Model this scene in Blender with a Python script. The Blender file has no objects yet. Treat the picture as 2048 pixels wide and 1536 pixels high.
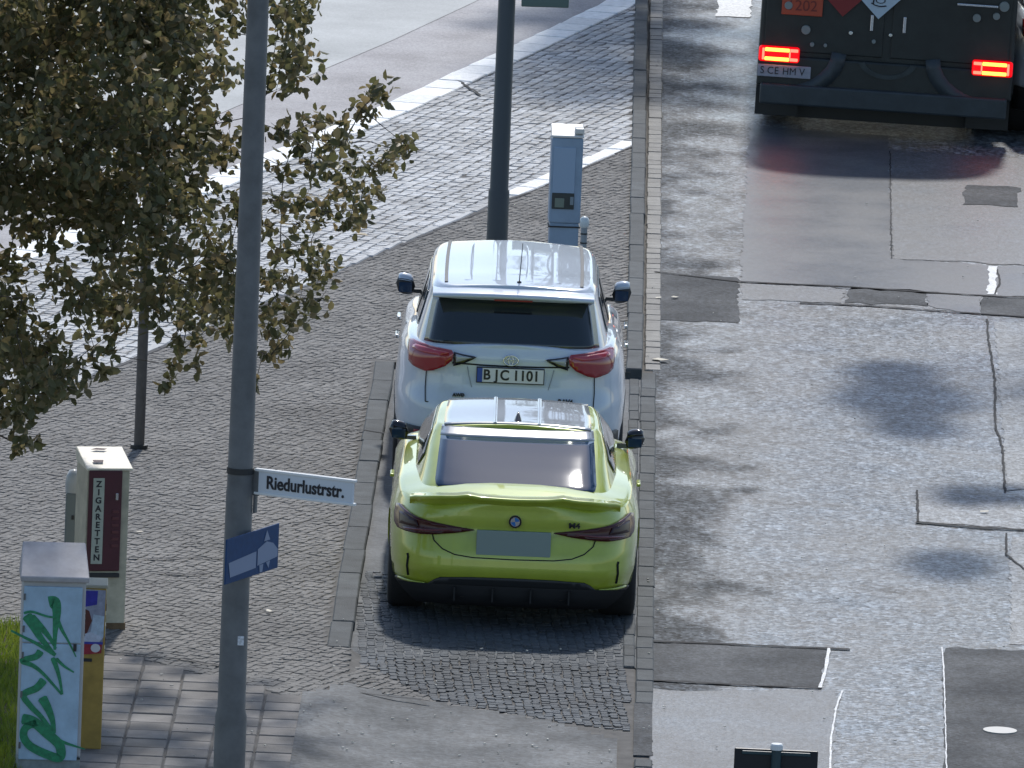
import bpy, bmesh, math, random
import numpy as np
from mathutils import Vector, Matrix
random.seed(7); rng = np.random.default_rng(7)
C = bpy.context.scene.collection
S = bpy.context.scene
R = math.radians
# ------------------------------------------------------------------ camera
FPX = 21700.0
YAW, PITCH, ROLL = R(0.43775), R(9.26046), R(2.4)
CAM = Vector((0.537, -78.2856, 14.6))
cam_d = bpy.data.cameras.new('camera'); cam = bpy.data.objects.new('camera', cam_d); C.objects.link(cam)
cam_d.sensor_width = 36; cam_d.lens = FPX/2048*36; cam_d.clip_start = 1; cam_d.clip_end = 3000
CM = Matrix.Rotation(YAW, 3, 'Z') @ Matrix.Rotation(math.pi/2-PITCH, 3, 'X') @ Matrix.Rotation(ROLL, 3, 'Z')
cam.matrix_world = Matrix.Translation(CAM) @ CM.to_4x4()
S.camera = cam
# ------------------------------------------------------------------ light
SUN_EL, SUN_AZ = R(49), R(5)          # azimuth clockwise from +Y
w = bpy.data.worlds.new('World'); S.world = w; w.use_nodes = True
nt = w.node_tree; bg = nt.nodes['Background']
sky = nt.nodes.new('ShaderNodeTexSky'); sky.sky_type = 'NISHITA'; sky.sun_disc = False
sky.sun_elevation = SUN_EL; sky.sun_rotation = SUN_AZ; sky.air_density = 1.0; sky.dust_density = 0.8; sky.ozone_density = 1.5
nt.links.new(sky.outputs[0], bg.inputs[0]); bg.inputs[1].default_value = 0.13
sd = bpy.data.lights.new('sun', 'SUN'); sun = bpy.data.objects.new('sun', sd); C.objects.link(sun)
sd.energy = 2.5; sd.angle = R(3); sd.color = (1.0, 0.965, 0.92)
d = Vector((math.sin(SUN_AZ)*math.cos(SUN_EL), math.cos(SUN_AZ)*math.cos(SUN_EL), math.sin(SUN_EL)))
sun.rotation_euler = d.to_track_quat('Z', 'Y').to_euler()
S.view_settings.view_transform = 'Standard'; S.view_settings.look = 'None'
S.view_settings.exposure = 0.32; S.view_settings.gamma = 1.0
# ------------------------------------------------------------------ authoring helpers
def ray(px, py): return CM @ Vector(((px-1024)/FPX, -(py-768)/FPX, -1))
def G(px, py, z=0.0):
    d = ray(px, py); return CAM + d*((z-CAM.z)/d.z)
def AT(px, py, Y):
    d = ray(px, py); return CAM + d*((Y-CAM.y)/d.y)
def interp(pts, v):
    if v <= pts[0][0]: return pts[0][1]
    for (a, b), (c, e) in zip(pts, pts[1:]):
        if v <= c: return b+(e-b)*(v-a)/(c-a)
    return pts[-1][1]
def smooth(pts, v):
    if v <= pts[0][0]: return pts[0][1]
    for (a, b), (c, e) in zip(pts, pts[1:]):
        if v <= c:
            t = (v-a)/(c-a); t = t*t*(3-2*t); return b+(e-b)*t
    return pts[-1][1]
# ------------------------------------------------------------------ materials
MATS = {}
def mat(name, col, rough=0.6, metal=0.0, coat=0.0, spec=0.5, emit=None, emit_s=0, noise=0.0, nscale=20.0, bump=0.0, bscale=60.0, trans=0.0, island=0.0, coat_r=0.03):
    if name in MATS: return MATS[name]
    m = bpy.data.materials.new(name); m.use_nodes = True; n = m.node_tree; b = n.nodes['Principled BSDF']
    b.inputs['Base Color'].default_value = (*col, 1); b.inputs['Roughness'].default_value = rough
    b.inputs['Metallic'].default_value = metal; b.inputs['Coat Weight'].default_value = coat; b.inputs['Coat Roughness'].default_value = coat_r
    b.inputs['Specular IOR Level'].default_value = spec; b.inputs['Transmission Weight'].default_value = trans
    if emit: b.inputs['Emission Color'].default_value = (*emit, 1); b.inputs['Emission Strength'].default_value = emit_s
    geo = n.nodes.new('ShaderNodeNewGeometry'); last = None
    if noise or bump: tc = n.nodes.new('ShaderNodeTexCoord')
    if noise:
        t = n.nodes.new('ShaderNodeTexNoise'); t.inputs['Scale'].default_value = nscale; t.inputs['Detail'].default_value = 6; t.inputs['Roughness'].default_value = 0.65
        n.links.new(geo.outputs['Position'], t.inputs['Vector'])
        mr = n.nodes.new('ShaderNodeMapRange'); mr.inputs[1].default_value = 0.3; mr.inputs[2].default_value = 0.7
        mr.inputs[3].default_value = 1-noise; mr.inputs[4].default_value = 1+noise
        n.links.new(t.outputs['Fac'], mr.inputs[0]); last = mr.outputs[0]
    if island:
        ma = n.nodes.new('ShaderNodeMapRange'); ma.inputs[3].default_value = 1-island; ma.inputs[4].default_value = 1+island
        oi = n.nodes.new('ShaderNodeObjectInfo'); ad = n.nodes.new('ShaderNodeMath'); ad.operation = 'ADD'
        fr = n.nodes.new('ShaderNodeMath'); fr.operation = 'FRACT'
        n.links.new(geo.outputs['Random Per Island'], ad.inputs[0]); n.links.new(oi.outputs['Random'], ad.inputs[1]); n.links.new(ad.outputs[0], fr.inputs[0])
        n.links.new(fr.outputs[0], ma.inputs[0])
        if last:
            mu = n.nodes.new('ShaderNodeMath'); mu.operation = 'MULTIPLY'; n.links.new(last, mu.inputs[0]); n.links.new(ma.outputs[0], mu.inputs[1]); last = mu.outputs[0]
        else: last = ma.outputs[0]
    if last:
        vm = n.nodes.new('ShaderNodeVectorMath'); vm.operation = 'SCALE'; vm.inputs[0].default_value = col
        n.links.new(last, vm.inputs['Scale']); n.links.new(vm.outputs[0], b.inputs['Base Color'])
    if bump:
        t = n.nodes.new('ShaderNodeTexNoise'); t.inputs['Scale'].default_value = bscale; t.inputs['Detail'].default_value = 4
        n.links.new(geo.outputs['Position'], t.inputs['Vector'])
        bp = n.nodes.new('ShaderNodeBump'); bp.inputs['Strength'].default_value = bump; bp.inputs['Distance'].default_value = 0.02
        n.links.new(t.outputs['Fac'], bp.inputs['Height']); n.links.new(bp.outputs[0], b.inputs['Normal'])
    MATS[name] = m; return m
# oil drips and damp spots on the carriageway: x, y in the photograph, half sizes in metres, strength
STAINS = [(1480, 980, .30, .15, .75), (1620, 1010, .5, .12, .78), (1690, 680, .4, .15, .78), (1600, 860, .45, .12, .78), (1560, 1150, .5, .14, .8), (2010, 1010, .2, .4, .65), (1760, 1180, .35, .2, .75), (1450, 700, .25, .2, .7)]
def asphalt(name, col, rough, var=0.3, bump=0.5, light=0.0, wear=0.25, bscale=45, shade_stains=False, spec=.5):
    """coarse aggregate asphalt: pale stones in dark binder, large worn areas"""
    m = bpy.data.materials.new(name); m.use_nodes = True; n = m.node_tree; b = n.nodes['Principled BSDF']
    geo = n.nodes.new('ShaderNodeNewGeometry')
    mp = n.nodes.new('ShaderNodeMapping'); mp.inputs['Scale'].default_value = (1.0, 0.9, 1); n.links.new(geo.outputs['Position'], mp.inputs[0])
    big = n.nodes.new('ShaderNodeTexNoise'); big.inputs['Scale'].default_value = 0.9; big.inputs['Detail'].default_value = 5; big.inputs['Roughness'].default_value = .6
    n.links.new(mp.outputs[0], big.inputs['Vector'])
    v = n.nodes.new('ShaderNodeTexVoronoi'); v.inputs['Scale'].default_value = bscale; n.links.new(geo.outputs['Position'], v.inputs['Vector'])
    sep = n.nodes.new('ShaderNodeSeparateColor'); n.links.new(v.outputs['Color'], sep.inputs[0])
    a = n.nodes.new('ShaderNodeMapRange'); a.inputs[3].default_value = 1-var; a.inputs[4].default_value = 1+var; n.links.new(sep.outputs[0], a.inputs[0])
    c = n.nodes.new('ShaderNodeMapRange'); c.inputs[1].default_value = .3; c.inputs[2].default_value = .7; c.inputs[3].default_value = 1-wear; c.inputs[4].default_value = 1+wear; n.links.new(big.outputs['Fac'], c.inputs[0])
    mu = n.nodes.new('ShaderNodeMath'); mu.operation = 'MULTIPLY'; n.links.new(a.outputs[0], mu.inputs[0]); n.links.new(c.outputs[0], mu.inputs[1])
    # second, coarser grain with stretched blotches
    m2 = n.nodes.new('ShaderNodeMapping'); m2.inputs['Scale'].default_value = (1.0, .30, 1); n.links.new(geo.outputs['Position'], m2.inputs[0])
    g2 = n.nodes.new('ShaderNodeTexNoise'); g2.inputs['Scale'].default_value = bscale*.42; g2.inputs['Detail'].default_value = 3; g2.inputs['Roughness'].default_value = .7; n.links.new(m2.outputs[0], g2.inputs['Vector'])
    c2 = n.nodes.new('ShaderNodeMapRange'); c2.inputs[1].default_value = .3; c2.inputs[2].default_value = .7; c2.inputs[3].default_value = 1-var*.8; c2.inputs[4].default_value = 1+var*.8; n.links.new(g2.outputs['Fac'], c2.inputs[0])
    mu2 = n.nodes.new('ShaderNodeMath'); mu2.operation = 'MULTIPLY'; n.links.new(mu.outputs[0], mu2.inputs[0]); n.links.new(c2.outputs[0], mu2.inputs[1]); mu = mu2
    if shade_stains:      # painted tree shade along the gutter, with ragged tongues, and oil drips down the lane
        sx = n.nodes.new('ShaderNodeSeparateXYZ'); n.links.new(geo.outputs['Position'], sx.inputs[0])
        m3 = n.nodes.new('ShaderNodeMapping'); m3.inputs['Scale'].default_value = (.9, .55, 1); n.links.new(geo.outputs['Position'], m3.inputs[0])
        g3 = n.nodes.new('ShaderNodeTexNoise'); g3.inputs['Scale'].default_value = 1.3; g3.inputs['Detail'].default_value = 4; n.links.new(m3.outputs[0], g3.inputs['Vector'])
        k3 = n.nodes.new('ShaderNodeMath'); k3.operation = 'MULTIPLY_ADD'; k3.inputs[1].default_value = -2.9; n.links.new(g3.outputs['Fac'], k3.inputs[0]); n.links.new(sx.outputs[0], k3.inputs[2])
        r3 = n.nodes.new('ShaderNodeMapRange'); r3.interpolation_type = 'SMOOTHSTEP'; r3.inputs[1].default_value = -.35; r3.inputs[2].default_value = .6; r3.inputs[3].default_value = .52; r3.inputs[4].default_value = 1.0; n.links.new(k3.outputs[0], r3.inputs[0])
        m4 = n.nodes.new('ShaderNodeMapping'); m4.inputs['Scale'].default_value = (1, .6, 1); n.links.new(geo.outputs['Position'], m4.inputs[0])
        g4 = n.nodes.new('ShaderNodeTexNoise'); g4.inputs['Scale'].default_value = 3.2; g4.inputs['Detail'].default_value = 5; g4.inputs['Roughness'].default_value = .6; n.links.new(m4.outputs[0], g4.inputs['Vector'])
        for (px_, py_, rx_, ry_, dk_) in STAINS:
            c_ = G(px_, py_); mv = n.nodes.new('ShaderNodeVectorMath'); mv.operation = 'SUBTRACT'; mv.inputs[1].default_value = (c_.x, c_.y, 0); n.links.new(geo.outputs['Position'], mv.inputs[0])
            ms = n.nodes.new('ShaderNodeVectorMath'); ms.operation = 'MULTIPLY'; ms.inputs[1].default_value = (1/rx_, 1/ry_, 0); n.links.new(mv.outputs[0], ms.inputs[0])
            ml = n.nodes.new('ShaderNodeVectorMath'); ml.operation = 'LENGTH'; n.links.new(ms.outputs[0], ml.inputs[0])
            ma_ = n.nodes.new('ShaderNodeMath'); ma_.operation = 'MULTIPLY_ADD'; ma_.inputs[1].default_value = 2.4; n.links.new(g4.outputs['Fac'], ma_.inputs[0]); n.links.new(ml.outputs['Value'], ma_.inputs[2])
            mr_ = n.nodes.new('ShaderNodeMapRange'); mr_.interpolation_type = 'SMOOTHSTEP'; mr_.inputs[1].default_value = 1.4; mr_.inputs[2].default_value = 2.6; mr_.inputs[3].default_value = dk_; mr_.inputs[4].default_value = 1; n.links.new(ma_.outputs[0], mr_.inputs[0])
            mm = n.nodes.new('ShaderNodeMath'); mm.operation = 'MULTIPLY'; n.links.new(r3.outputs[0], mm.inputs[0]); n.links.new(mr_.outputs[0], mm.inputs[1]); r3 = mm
        mu3 = n.nodes.new('ShaderNodeMath'); mu3.operation = 'MULTIPLY'; n.links.new(mu.outputs[0], mu3.inputs[0]); n.links.new(r3.outputs[0], mu3.inputs[1]); mu = mu3; shade_stain_mask = r3
    vm = n.nodes.new('ShaderNodeVectorMath'); vm.operation = 'SCALE'; vm.inputs[0].default_value = col; n.links.new(mu.outputs[0], vm.inputs['Scale']); n.links.new(vm.outputs[0], b.inputs['Base Color'])
    b.inputs['Roughness'].default_value = rough
    rr = n.nodes.new('ShaderNodeMapRange'); rr.inputs[1].default_value = .3; rr.inputs[2].default_value = .7; rr.inputs[3].default_value = rough+.10; rr.inputs[4].default_value = rough-.07
    n.links.new(big.outputs['Fac'], rr.inputs[0]); n.links.new(rr.outputs[0], b.inputs['Roughness']); b.inputs['Specular IOR Level'].default_value = spec
    if shade_stains:
        q1 = n.nodes.new('ShaderNodeMapRange'); q1.inputs[1].default_value = .35; q1.inputs[2].default_value = 1; q1.inputs[3].default_value = .38; q1.inputs[4].default_value = 0; n.links.new(shade_stain_mask.outputs[0], q1.inputs[0])
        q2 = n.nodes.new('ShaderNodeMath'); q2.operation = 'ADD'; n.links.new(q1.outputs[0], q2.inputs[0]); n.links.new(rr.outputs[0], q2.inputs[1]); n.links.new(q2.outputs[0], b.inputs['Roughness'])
        q3 = n.nodes.new('ShaderNodeMapRange'); q3.inputs[1].default_value = .42; q3.inputs[2].default_value = 1; q3.inputs[3].default_value = .05; q3.inputs[4].default_value = spec; n.links.new(shade_stain_mask.outputs[0], q3.inputs[0]); n.links.new(q3.outputs[0], b.inputs['Specular IOR Level'])
    nz = n.nodes.new('ShaderNodeTexNoise'); nz.inputs['Scale'].default_value = bscale*.8; nz.inputs['Detail'].default_value = 3; n.links.new(geo.outputs['Position'], nz.inputs['Vector'])
    bp = n.nodes.new('ShaderNodeBump'); bp.inputs['Strength'].default_value = bump; bp.inputs['Distance'].default_value = 0.015
    n.links.new(nz.outputs['Fac'], bp.inputs['Height']); n.links.new(bp.outputs[0], b.inputs['Normal'])
    return m
# ------------------------------------------------------------------ mesh building
class MB:
    def __init__(s): s.v = []; s.f = []
    def add(s, vs, fs):
        o = len(s.v); s.v += [tuple(x) for x in vs]; s.f += [tuple(i+o for i in f) for f in fs]
    def box(s, cx, cy, cz, sx, sy, sz, rz=0, M=None):
        vs = []
        c, n = math.cos(rz), math.sin(rz)
        for dz in (-1, 1):
            for dx, dy in ((-1, -1), (1, -1), (1, 1), (-1, 1)):
                x, y = dx*sx/2, dy*sy/2; p = Vector((cx+x*c-y*n, cy+x*n+y*c, cz+dz*sz/2)); vs.append(M @ p if M else p)
        s.add(vs, [(3, 2, 1, 0), (4, 5, 6, 7), (0, 1, 5, 4), (1, 2, 6, 5), (2, 3, 7, 6), (3, 0, 4, 7)])
    def cyl(s, p, q, r0, r1=None, n=16, caps=True):
        p, q = Vector(p), Vector(q); r1 = r0 if r1 is None else r1
        ax = (q-p).normalized(); u = ax.orthogonal().normalized(); v = ax.cross(u); vs = []
        for c, r in ((p, r0), (q, r1)):
            for k in range(n): a = 2*math.pi*k/n; vs.append(c+u*math.cos(a)*r+v*math.sin(a)*r)
        fs = [(k, (k+1) % n, n+(k+1) % n, n+k) for k in range(n)]
        if caps: fs += [tuple(range(n-1, -1, -1)), tuple(range(n, 2*n))]
        s.add(vs, fs)
    def grid(s, rows, closed=False):
        o = len(s.v); m = len(rows[0])
        for r in rows: s.v += [tuple(p) for p in r]
        for i in range(len(rows)-1):
            for j in range(m if closed else m-1):
                k = (j+1) % m; s.f.append((o+i*m+j, o+i*m+k, o+(i+1)*m+k, o+(i+1)*m+j))
    def prism(s, poly, z0, z1):
        n = len(poly); area = sum(poly[i][0]*poly[(i+1) % n][1]-poly[(i+1) % n][0]*poly[i][1] for i in range(n))
        if area < 0: poly = poly[::-1]
        vs = [(p[0], p[1], z0) for p in poly]+[(p[0], p[1], z1) for p in poly]
        s.add(vs, [tuple(range(n-1, -1, -1)), tuple(range(n, 2*n))]+[(i, (i+1) % n, n+(i+1) % n, n+i) for i in range(n)])
    def mesh(s, name, m, smooth=False):
        me = bpy.data.meshes.new(name); me.from_pydata(s.v, [], s.f); me.update()
        if m: me.materials.append(m)
        if smooth: me.shade_smooth()
        return me
    def build(s, name, m, parent=None, smooth=False, bevel=0, auto=None):
        o = bpy.data.objects.new(name, s.mesh(name, m, smooth)); C.objects.link(o)
        if parent: o.parent = parent
        if bevel:
            b = o.modifiers.new('bevel', 'BEVEL'); b.width = bevel; b.segments = 2; b.limit_method = 'ANGLE'; b.angle_limit = R(40)
        return o
def empty(name, loc, rz, label, cat, group=None):
    o = bpy.data.objects.new(name, None); C.objects.link(o); o.location = loc; o.rotation_euler = (0, 0, rz); o.empty_display_size = .1
    o['label'] = label; o['category'] = cat
    if group: o['group'] = group
    return o
def tag(o, label, cat, group=None):
    o['label'] = label; o['category'] = cat
    if group: o['group'] = group
    return o
def struct(o): o['kind'] = 'structure'; return o
def stuff(o): o['kind'] = 'stuff'; return o
def share(name, me, parent=None, loc=(0, 0, 0), rz=0, sc=(1, 1, 1)):
    o = bpy.data.objects.new(name, me); C.objects.link(o); o.location = loc; o.rotation_euler = (0, 0, rz); o.scale = sc
    if parent: o.parent = parent
    return o
def text(name, s, size, m, parent, M, ext=0.002, sx=1.0, bold=0.0, align='CENTER', space=1.0):
    cu = bpy.data.curves.new(name, 'FONT'); cu.body = s; cu.size = size; cu.extrude = ext; cu.offset = bold
    cu.align_x = align; cu.align_y = 'CENTER'; cu.space_line = space
    t = bpy.data.objects.new('tmp', cu); C.objects.link(t); bpy.context.view_layer.update()
    me = bpy.data.meshes.new_from_object(t.evaluated_get(bpy.context.evaluated_depsgraph_get()))
    bpy.data.objects.remove(t); me.name = name; me.transform(M @ Matrix.Scale(sx, 4, (1, 0, 0))); me.materials.clear(); me.materials.append(m)
    o = bpy.data.objects.new(name, me); C.objects.link(o)
    if parent: o.parent = parent
    return o
FACE_BACK = Matrix.Rotation(math.pi/2, 4, 'X')      # text readable from -Y
def copy_tree(o, parent=None):
    c = o.copy(); C.objects.link(c); c.parent = parent
    for ch in o.children: copy_tree(ch, c)
    return c
# ================================================================== GROUND
SWZ = 0.06                                 # pavement height over the parking bay
KX = -1.14; KW = 0.17                      # left kerb of the bay
BAY_END, BAY_TOP = -1.25, 11.8
M_asph = asphalt('road_asphalt', (.122, .136, .148), .36, var=.95, bump=.7, wear=.42, bscale=30, shade_stains=True)
M_dark = asphalt('dark_asphalt', (.042, .047, .052), .7, var=.45, bump=.5, wear=.35, bscale=45, spec=.22)
M_mid = asphalt('patch_asphalt', (.070, .080, .092), .45, var=.5, bump=.4, wear=.45, bscale=60)
M_pale = asphalt('pale_asphalt', (.155, .168, .178), .5, var=.65, bump=.7, wear=.2, bscale=35)
M_smooth = asphalt('smooth_asphalt', (.072, .083, .098), .40, var=.25, bump=.18, wear=.3, bscale=60)
M_bay = asphalt('bay_mortar', (.066, .075, .082), .7, var=.25, bump=.35, wear=.25, bscale=40)
M_bed = mat('paving_bed', (.125, .118, .106), .95, noise=.3, nscale=6)
M_sett = mat('shaded_sett', (.172, .164, .150), .75, spec=.3, noise=.32, nscale=.8, island=.13, bump=.2, bscale=70)  # brown-grey kept dark, shade on the lower pavement put into the colour
M_sett2 = mat('sunlit_sett', (.30, .31, .315), .5, noise=.4, nscale=1.2, island=.32, bump=.3, bscale=70)  # lightened colour carries the sunlight of the upper pavement
M_setb = mat('bay_sett', (.070, .080, .088), .7, spec=.3, noise=.4, nscale=1.2, island=.16, bump=.3, bscale=60)
M_kerb = mat('granite_kerb', (.068, .076, .078), .75, spec=.3, noise=.35, nscale=5, island=.18, bump=.3, bscale=90)
M_slab = mat('concrete_slab', (.185, .170, .152), .75, spec=.3, noise=.35, nscale=3, island=.2, bump=.2, bscale=90)
M_white = mat('pale_kerb_stone', (.78, .78, .75), .5, noise=.2, nscale=14, island=.15, bump=.3, bscale=60)
M_path = asphalt('path_asphalt', (.22, .21, .22), .55, var=.2, bump=.3, wear=.15, bscale=70)
M_pathl = asphalt('light_path', (.33, .345, .34), .6, var=.08, bump=.12, wear=.08, bscale=80)
# distant ground sheet, to the horizon
b = MB(); b.grid([[(x, y, -.16) for x in (-1500, 1500)] for y in (-1500, 1500)]); struct(b.build('ground', mat('far_ground', (.12, .12, .11), .9, noise=.2, nscale=.4)))
def sw_h(x, y):
    """height of the walking surface left of the road"""
    if y > BAY_TOP: return SWZ
    if y >= BAY_END: return SWZ if x < KX else 0.0
    t = min(1, max(0, (-.55-x)/.9)); t = t*t*(3-2*t); u = min(1, max(0, (BAY_END-y)/1.0))
    return SWZ*((1-u)*(1 if x < KX else 0)+u*t)
# road
XR0 = 1.03
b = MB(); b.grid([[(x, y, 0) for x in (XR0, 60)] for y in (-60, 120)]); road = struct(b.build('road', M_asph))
b = MB(); b.box((XR0+60)/2, 30, -.07, 60-XR0, 180, .12); 
# sidewalk bed (slightly under the setts)
b = MB()
b.grid([[(x, y, SWZ-.006) for x in (-60, KX-KW+.02)] for y in (BAY_END, BAY_TOP)])
b.grid([[(x, y, SWZ-.006) for x in (-60, .84)] for y in (BAY_TOP, 120)])
ys = np.linspace(-14, BAY_END, 30); xs = np.linspace(-60, -3.2, 3).tolist()+np.linspace(-3.1, .92, 40).tolist()
b.grid([[(x, y, sw_h(x, y)-.006) for x in xs] for y in ys])
sidewalk = struct(b.build('sidewalk', M_bed))
# parking bay floor
b = MB(); b.grid([[(x, y, .0005) for x in (KX-.03, .93)] for y in (BAY_END-.0, BAY_TOP+.02)]); bay = struct(b.build('parking_bay', M_bay))

def inpoly(x, y, poly):
    c = False; n = len(poly)
    for i in range(n):
        x0, y0 = poly[i]; x1, y1 = poly[(i+1) % n]
        if (y0 > y) != (y1 > y) and x < (x1-x0)*(y-y0)/(y1-y0)+x0: c = not c
    return c
# diagonal edges on the pavement, found on the ground
E1 = [tuple(G(*p, SWZ)[:2]) for p in ((-700, 1010), (0, 830), (190, 745), (320, 690), (630, 560), (870, 455), (1090, 365), (1262, 288))]
E2 = [tuple(G(*p, SWZ)[:2]) for p in ((-500, 700), (60, 500), (420, 368), (560, 310), (780, 220), (1000, 118), (1100, 72), (1225, 12), (1262, -8))]
E3 = [tuple(G(*p, SWZ)[:2]) for p in ((-300, 520), (250, 310), (600, 160), (780, 84), (960, 0), (1060, -60))]
def edge_y(E, x): return interp(E, x)
def side(E, x, y): return y-interp(E, x)      # >0: beyond
SLABP = [tuple(G(*p, SWZ)[:2]) for p in ((180, 1292), (612, 1398), (585, 1700), (-400, 1700), (-400, 1240))]
def sett_rows(x0, x1, y0, y1, s, ang, keep, zf, jit=.12, gap=.12, hgt=.016):
    """arrays of setts laid in rows turned by ang; returns list of (x,y,z,size,rot)"""
    out = []; c, n = math.cos(ang), math.sin(ang); cx, cy = (x0+x1)/2, (y0+y1)/2
    L = math.hypot(x1-x0, y1-y0)/2
    k = int(L/s)+2
    for i in range(-k, k):
        off = random.random()*s
        for j in range(-k, k):
            u, v = i*s+s*.16*math.sin(j*.11+i*.05), j*s+off
            x, y = cx+u*c-v*n, cy+u*n+v*c
            x += random.uniform(-jit, jit)*s; y += random.uniform(-jit, jit)*s
            if x < x0 or x > x1 or y < y0 or y > y1 or not keep(x, y): continue
            out.append((x, y, zf(x, y), s*(1-gap)*random.uniform(.86, 1.06), s*(1-gap)*random.uniform(.86, 1.1), ang+random.uniform(-.16, .16)))
    return out
SV = np.array([(-.5, -.5, -1), (.5, -.5, -1), (.5, .5, -1), (-.5, .5, -1), (-.5, -.5, -.25), (.5, -.5, -.25), (.5, .5, -.25), (-.5, .5, -.25), (-.36, -.36, 0), (.36, -.36, 0), (.36, .36, 0), (-.36, .36, 0)])
SF = [(0, 1, 5, 4), (1, 2, 6, 5), (2, 3, 7, 6), (3, 0, 4, 7), (4, 5, 9, 8), (5, 6, 10, 9), (6, 7, 11, 10), (7, 4, 8, 11), (8, 9, 10, 11)]
def lay_setts(L, m, parent, name, hgt=.016, ymin_first=True, nind=0):
    L = sorted(L, key=lambda t: t[1])
    ind, rest = [], L
    if nind:
        vis = [t for t in L if 0 < (PX(t[0], t[1]))[0] < 2048 and 0 < PX(t[0], t[1])[1] < 1536][:nind]
        ids = set(id(t) for t in vis); ind = vis; rest = [t for t in L if id(t) not in ids]
    if ind:
        metas = []
        for k in range(5):
            mb = MB(); vv = SV.copy(); vv[:, :2] += rng.uniform(-.05, .05, (12, 2)); vv[8:, 2] += rng.uniform(-.15, .15, 4); mb.add(vv.tolist(), SF); metas.append(mb.mesh(name, m))
        for t in ind:
            share(name, random.choice(metas), parent, (t[0], t[1], t[2]+random.uniform(-.003, .003)), t[5], (t[3], t[4], hgt))
    if rest:
        n = len(rest); A = np.array(rest); V = np.tile(SV[None], (n, 1, 1)).copy()
        V[:, 4:, :2] += rng.uniform(-.05, .05, (n, 8, 2)); V[:, 8:, 2] += rng.uniform(-.25, .15, (n, 4))
        X = V[:, :, 0]*A[:, 3:4]; Y = V[:, :, 1]*A[:, 4:5]; c = np.cos(A[:, 5:6]); s_ = np.sin(A[:, 5:6])
        P = np.stack([A[:, 0:1]+X*c-Y*s_, A[:, 1:2]+X*s_+Y*c, A[:, 2:3]+V[:, :, 2]*hgt+rng.uniform(-.003, .003, (n, 1))], -1).reshape(-1, 3)
        F = (np.array([f for f in SF])[None]+(np.arange(n)*12)[:, None, None]).reshape(-1, 4)
        me = bpy.data.meshes.new(name+'_field'); me.vertices.add(len(P)); me.vertices.foreach_set('co', P.ravel())
        me.loops.add(F.size); me.loops.foreach_set('vertex_index', F.ravel().astype(np.int32)); me.polygons.add(len(F))
        me.polygons.foreach_set('loop_start', np.arange(0, F.size, 4, dtype=np.int32)); me.polygons.foreach_set('loop_total', np.full(len(F), 4, dtype=np.int32))
        me.update(); me.validate(); me.materials.append(m)
        o = share(name+'_field', me, parent); stuff(o)
CMT = CM.transposed()
def PX(x, y, z=0.0):
    q = CMT @ (Vector((x, y, z))-CAM); return (1024+FPX*q.x/-q.z, 768-FPX*q.y/-q.z)
DRV = [tuple(G(*p, .01)[:2]) for p in ((612, 1398), (700, 1378), (860, 1402), (1130, 1447), (1226, 1477), (1236, 1520), (1236, 1760), (560, 1760))]
BAYP = [tuple(G(*p)[:2]) for p in ((700, 1300), (770, 1215), (1256, 1200), (1256, 1462), (1130, 1445), (870, 1400), (720, 1330))]
# lower mosaic pavement, darkened to stand for shade
def keep1(x, y):
    if y >= BAY_END and x > (.80 if y > BAY_TOP+.1 else KX-KW-.03): return False
    if y < BAY_END+.02 and x > -2.2 and not (y > -1.6): pass
    if side(E1, x, y) > -.22: return False
    if inpoly(x, y, SLABP): return False
    if y < BAY_END+.02 and (inpoly(x, y, DRV) or inpoly(x, y, BAYP) or x > .3): return False
    return True
E4 = [(p[0], p[1]) for p in [tuple(G(*q, .03)[:2]) for q in ((-400, 1230), (205, 1296), (440, 1350), (620, 1395), (870, 1400), (1300, 1400))]]
L1 = sett_rows(-6.2, .82, -6.8, 26.5, .068, R(-20), keep1, lambda x, y: sw_h(x, y), jit=.12, gap=.07)
lay_setts(L1, M_sett, sidewalk, 'mosaic_stone', nind=300, hgt=.009)
# upper pavement, coarser setts, paler to stand for sun, between the two diagonals
L2 = sett_rows(-7.5, .82, 8, 38, .115, R(-14), lambda x, y: x < .80 and side(E1, x, y) > .02 and side(E2, x, y) < -.5, lambda x, y: SWZ, jit=.07, gap=.05)
lay_setts(L2, M_sett2, sidewalk, 'sunlit_sett')
# setts at the lower end of the parking bay, and in the bay
L3 = sett_rows(-1.3, .92, -4.2, 2.2, .066, R(3), lambda x, y: inpoly(x, y, BAYP) or (KX < x < .80 and -.5 < y < 2.2), lambda x, y: .004 if y > BAY_END else sw_h(x, y)+.004, jit=.14)
lay_setts(L3, M_setb, bay, 'bay_sett', hgt=.004)
# driveway of worn asphalt across the bottom
def poly_sheet(poly, z, m, name, parent=None, step=.12, hf=None):
    b = MB(); b.add([(p[0], p[1], z+(hf(p[0], p[1]) if hf else 0)) for p in poly], [tuple(range(len(poly)))])
    me = b.mesh(name, m); bm = bmesh.new(); bm.from_mesh(me); bmesh.ops.recalc_face_normals(bm, faces=bm.faces)
    if bm.faces[0].normal.z < 0: bmesh.ops.reverse_faces(bm, faces=bm.faces)
    bmesh.ops.triangulate(bm, faces=bm.faces); bm.to_mesh(me); bm.free()
    o = bpy.data.objects.new(name, me); C.objects.link(o); o.parent = parent; return o
b = MB()
xs = np.linspace(-3.1, .90, 44); ys = np.linspace(-7, BAY_END, 50)
for i in range(len(xs)-1):
    for j in range(len(ys)-1):
        cx, cy = (xs[i]+xs[i+1])/2, (ys[j]+ys[j+1])/2
        if inpoly(cx, cy, DRV):
            b.add([(x, y, sw_h(x, y)+.008) for x, y in ((xs[i], ys[j]), (xs[i+1], ys[j]), (xs[i+1], ys[j+1]), (xs[i], ys[j+1]))], [(0, 1, 2, 3)])
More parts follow.
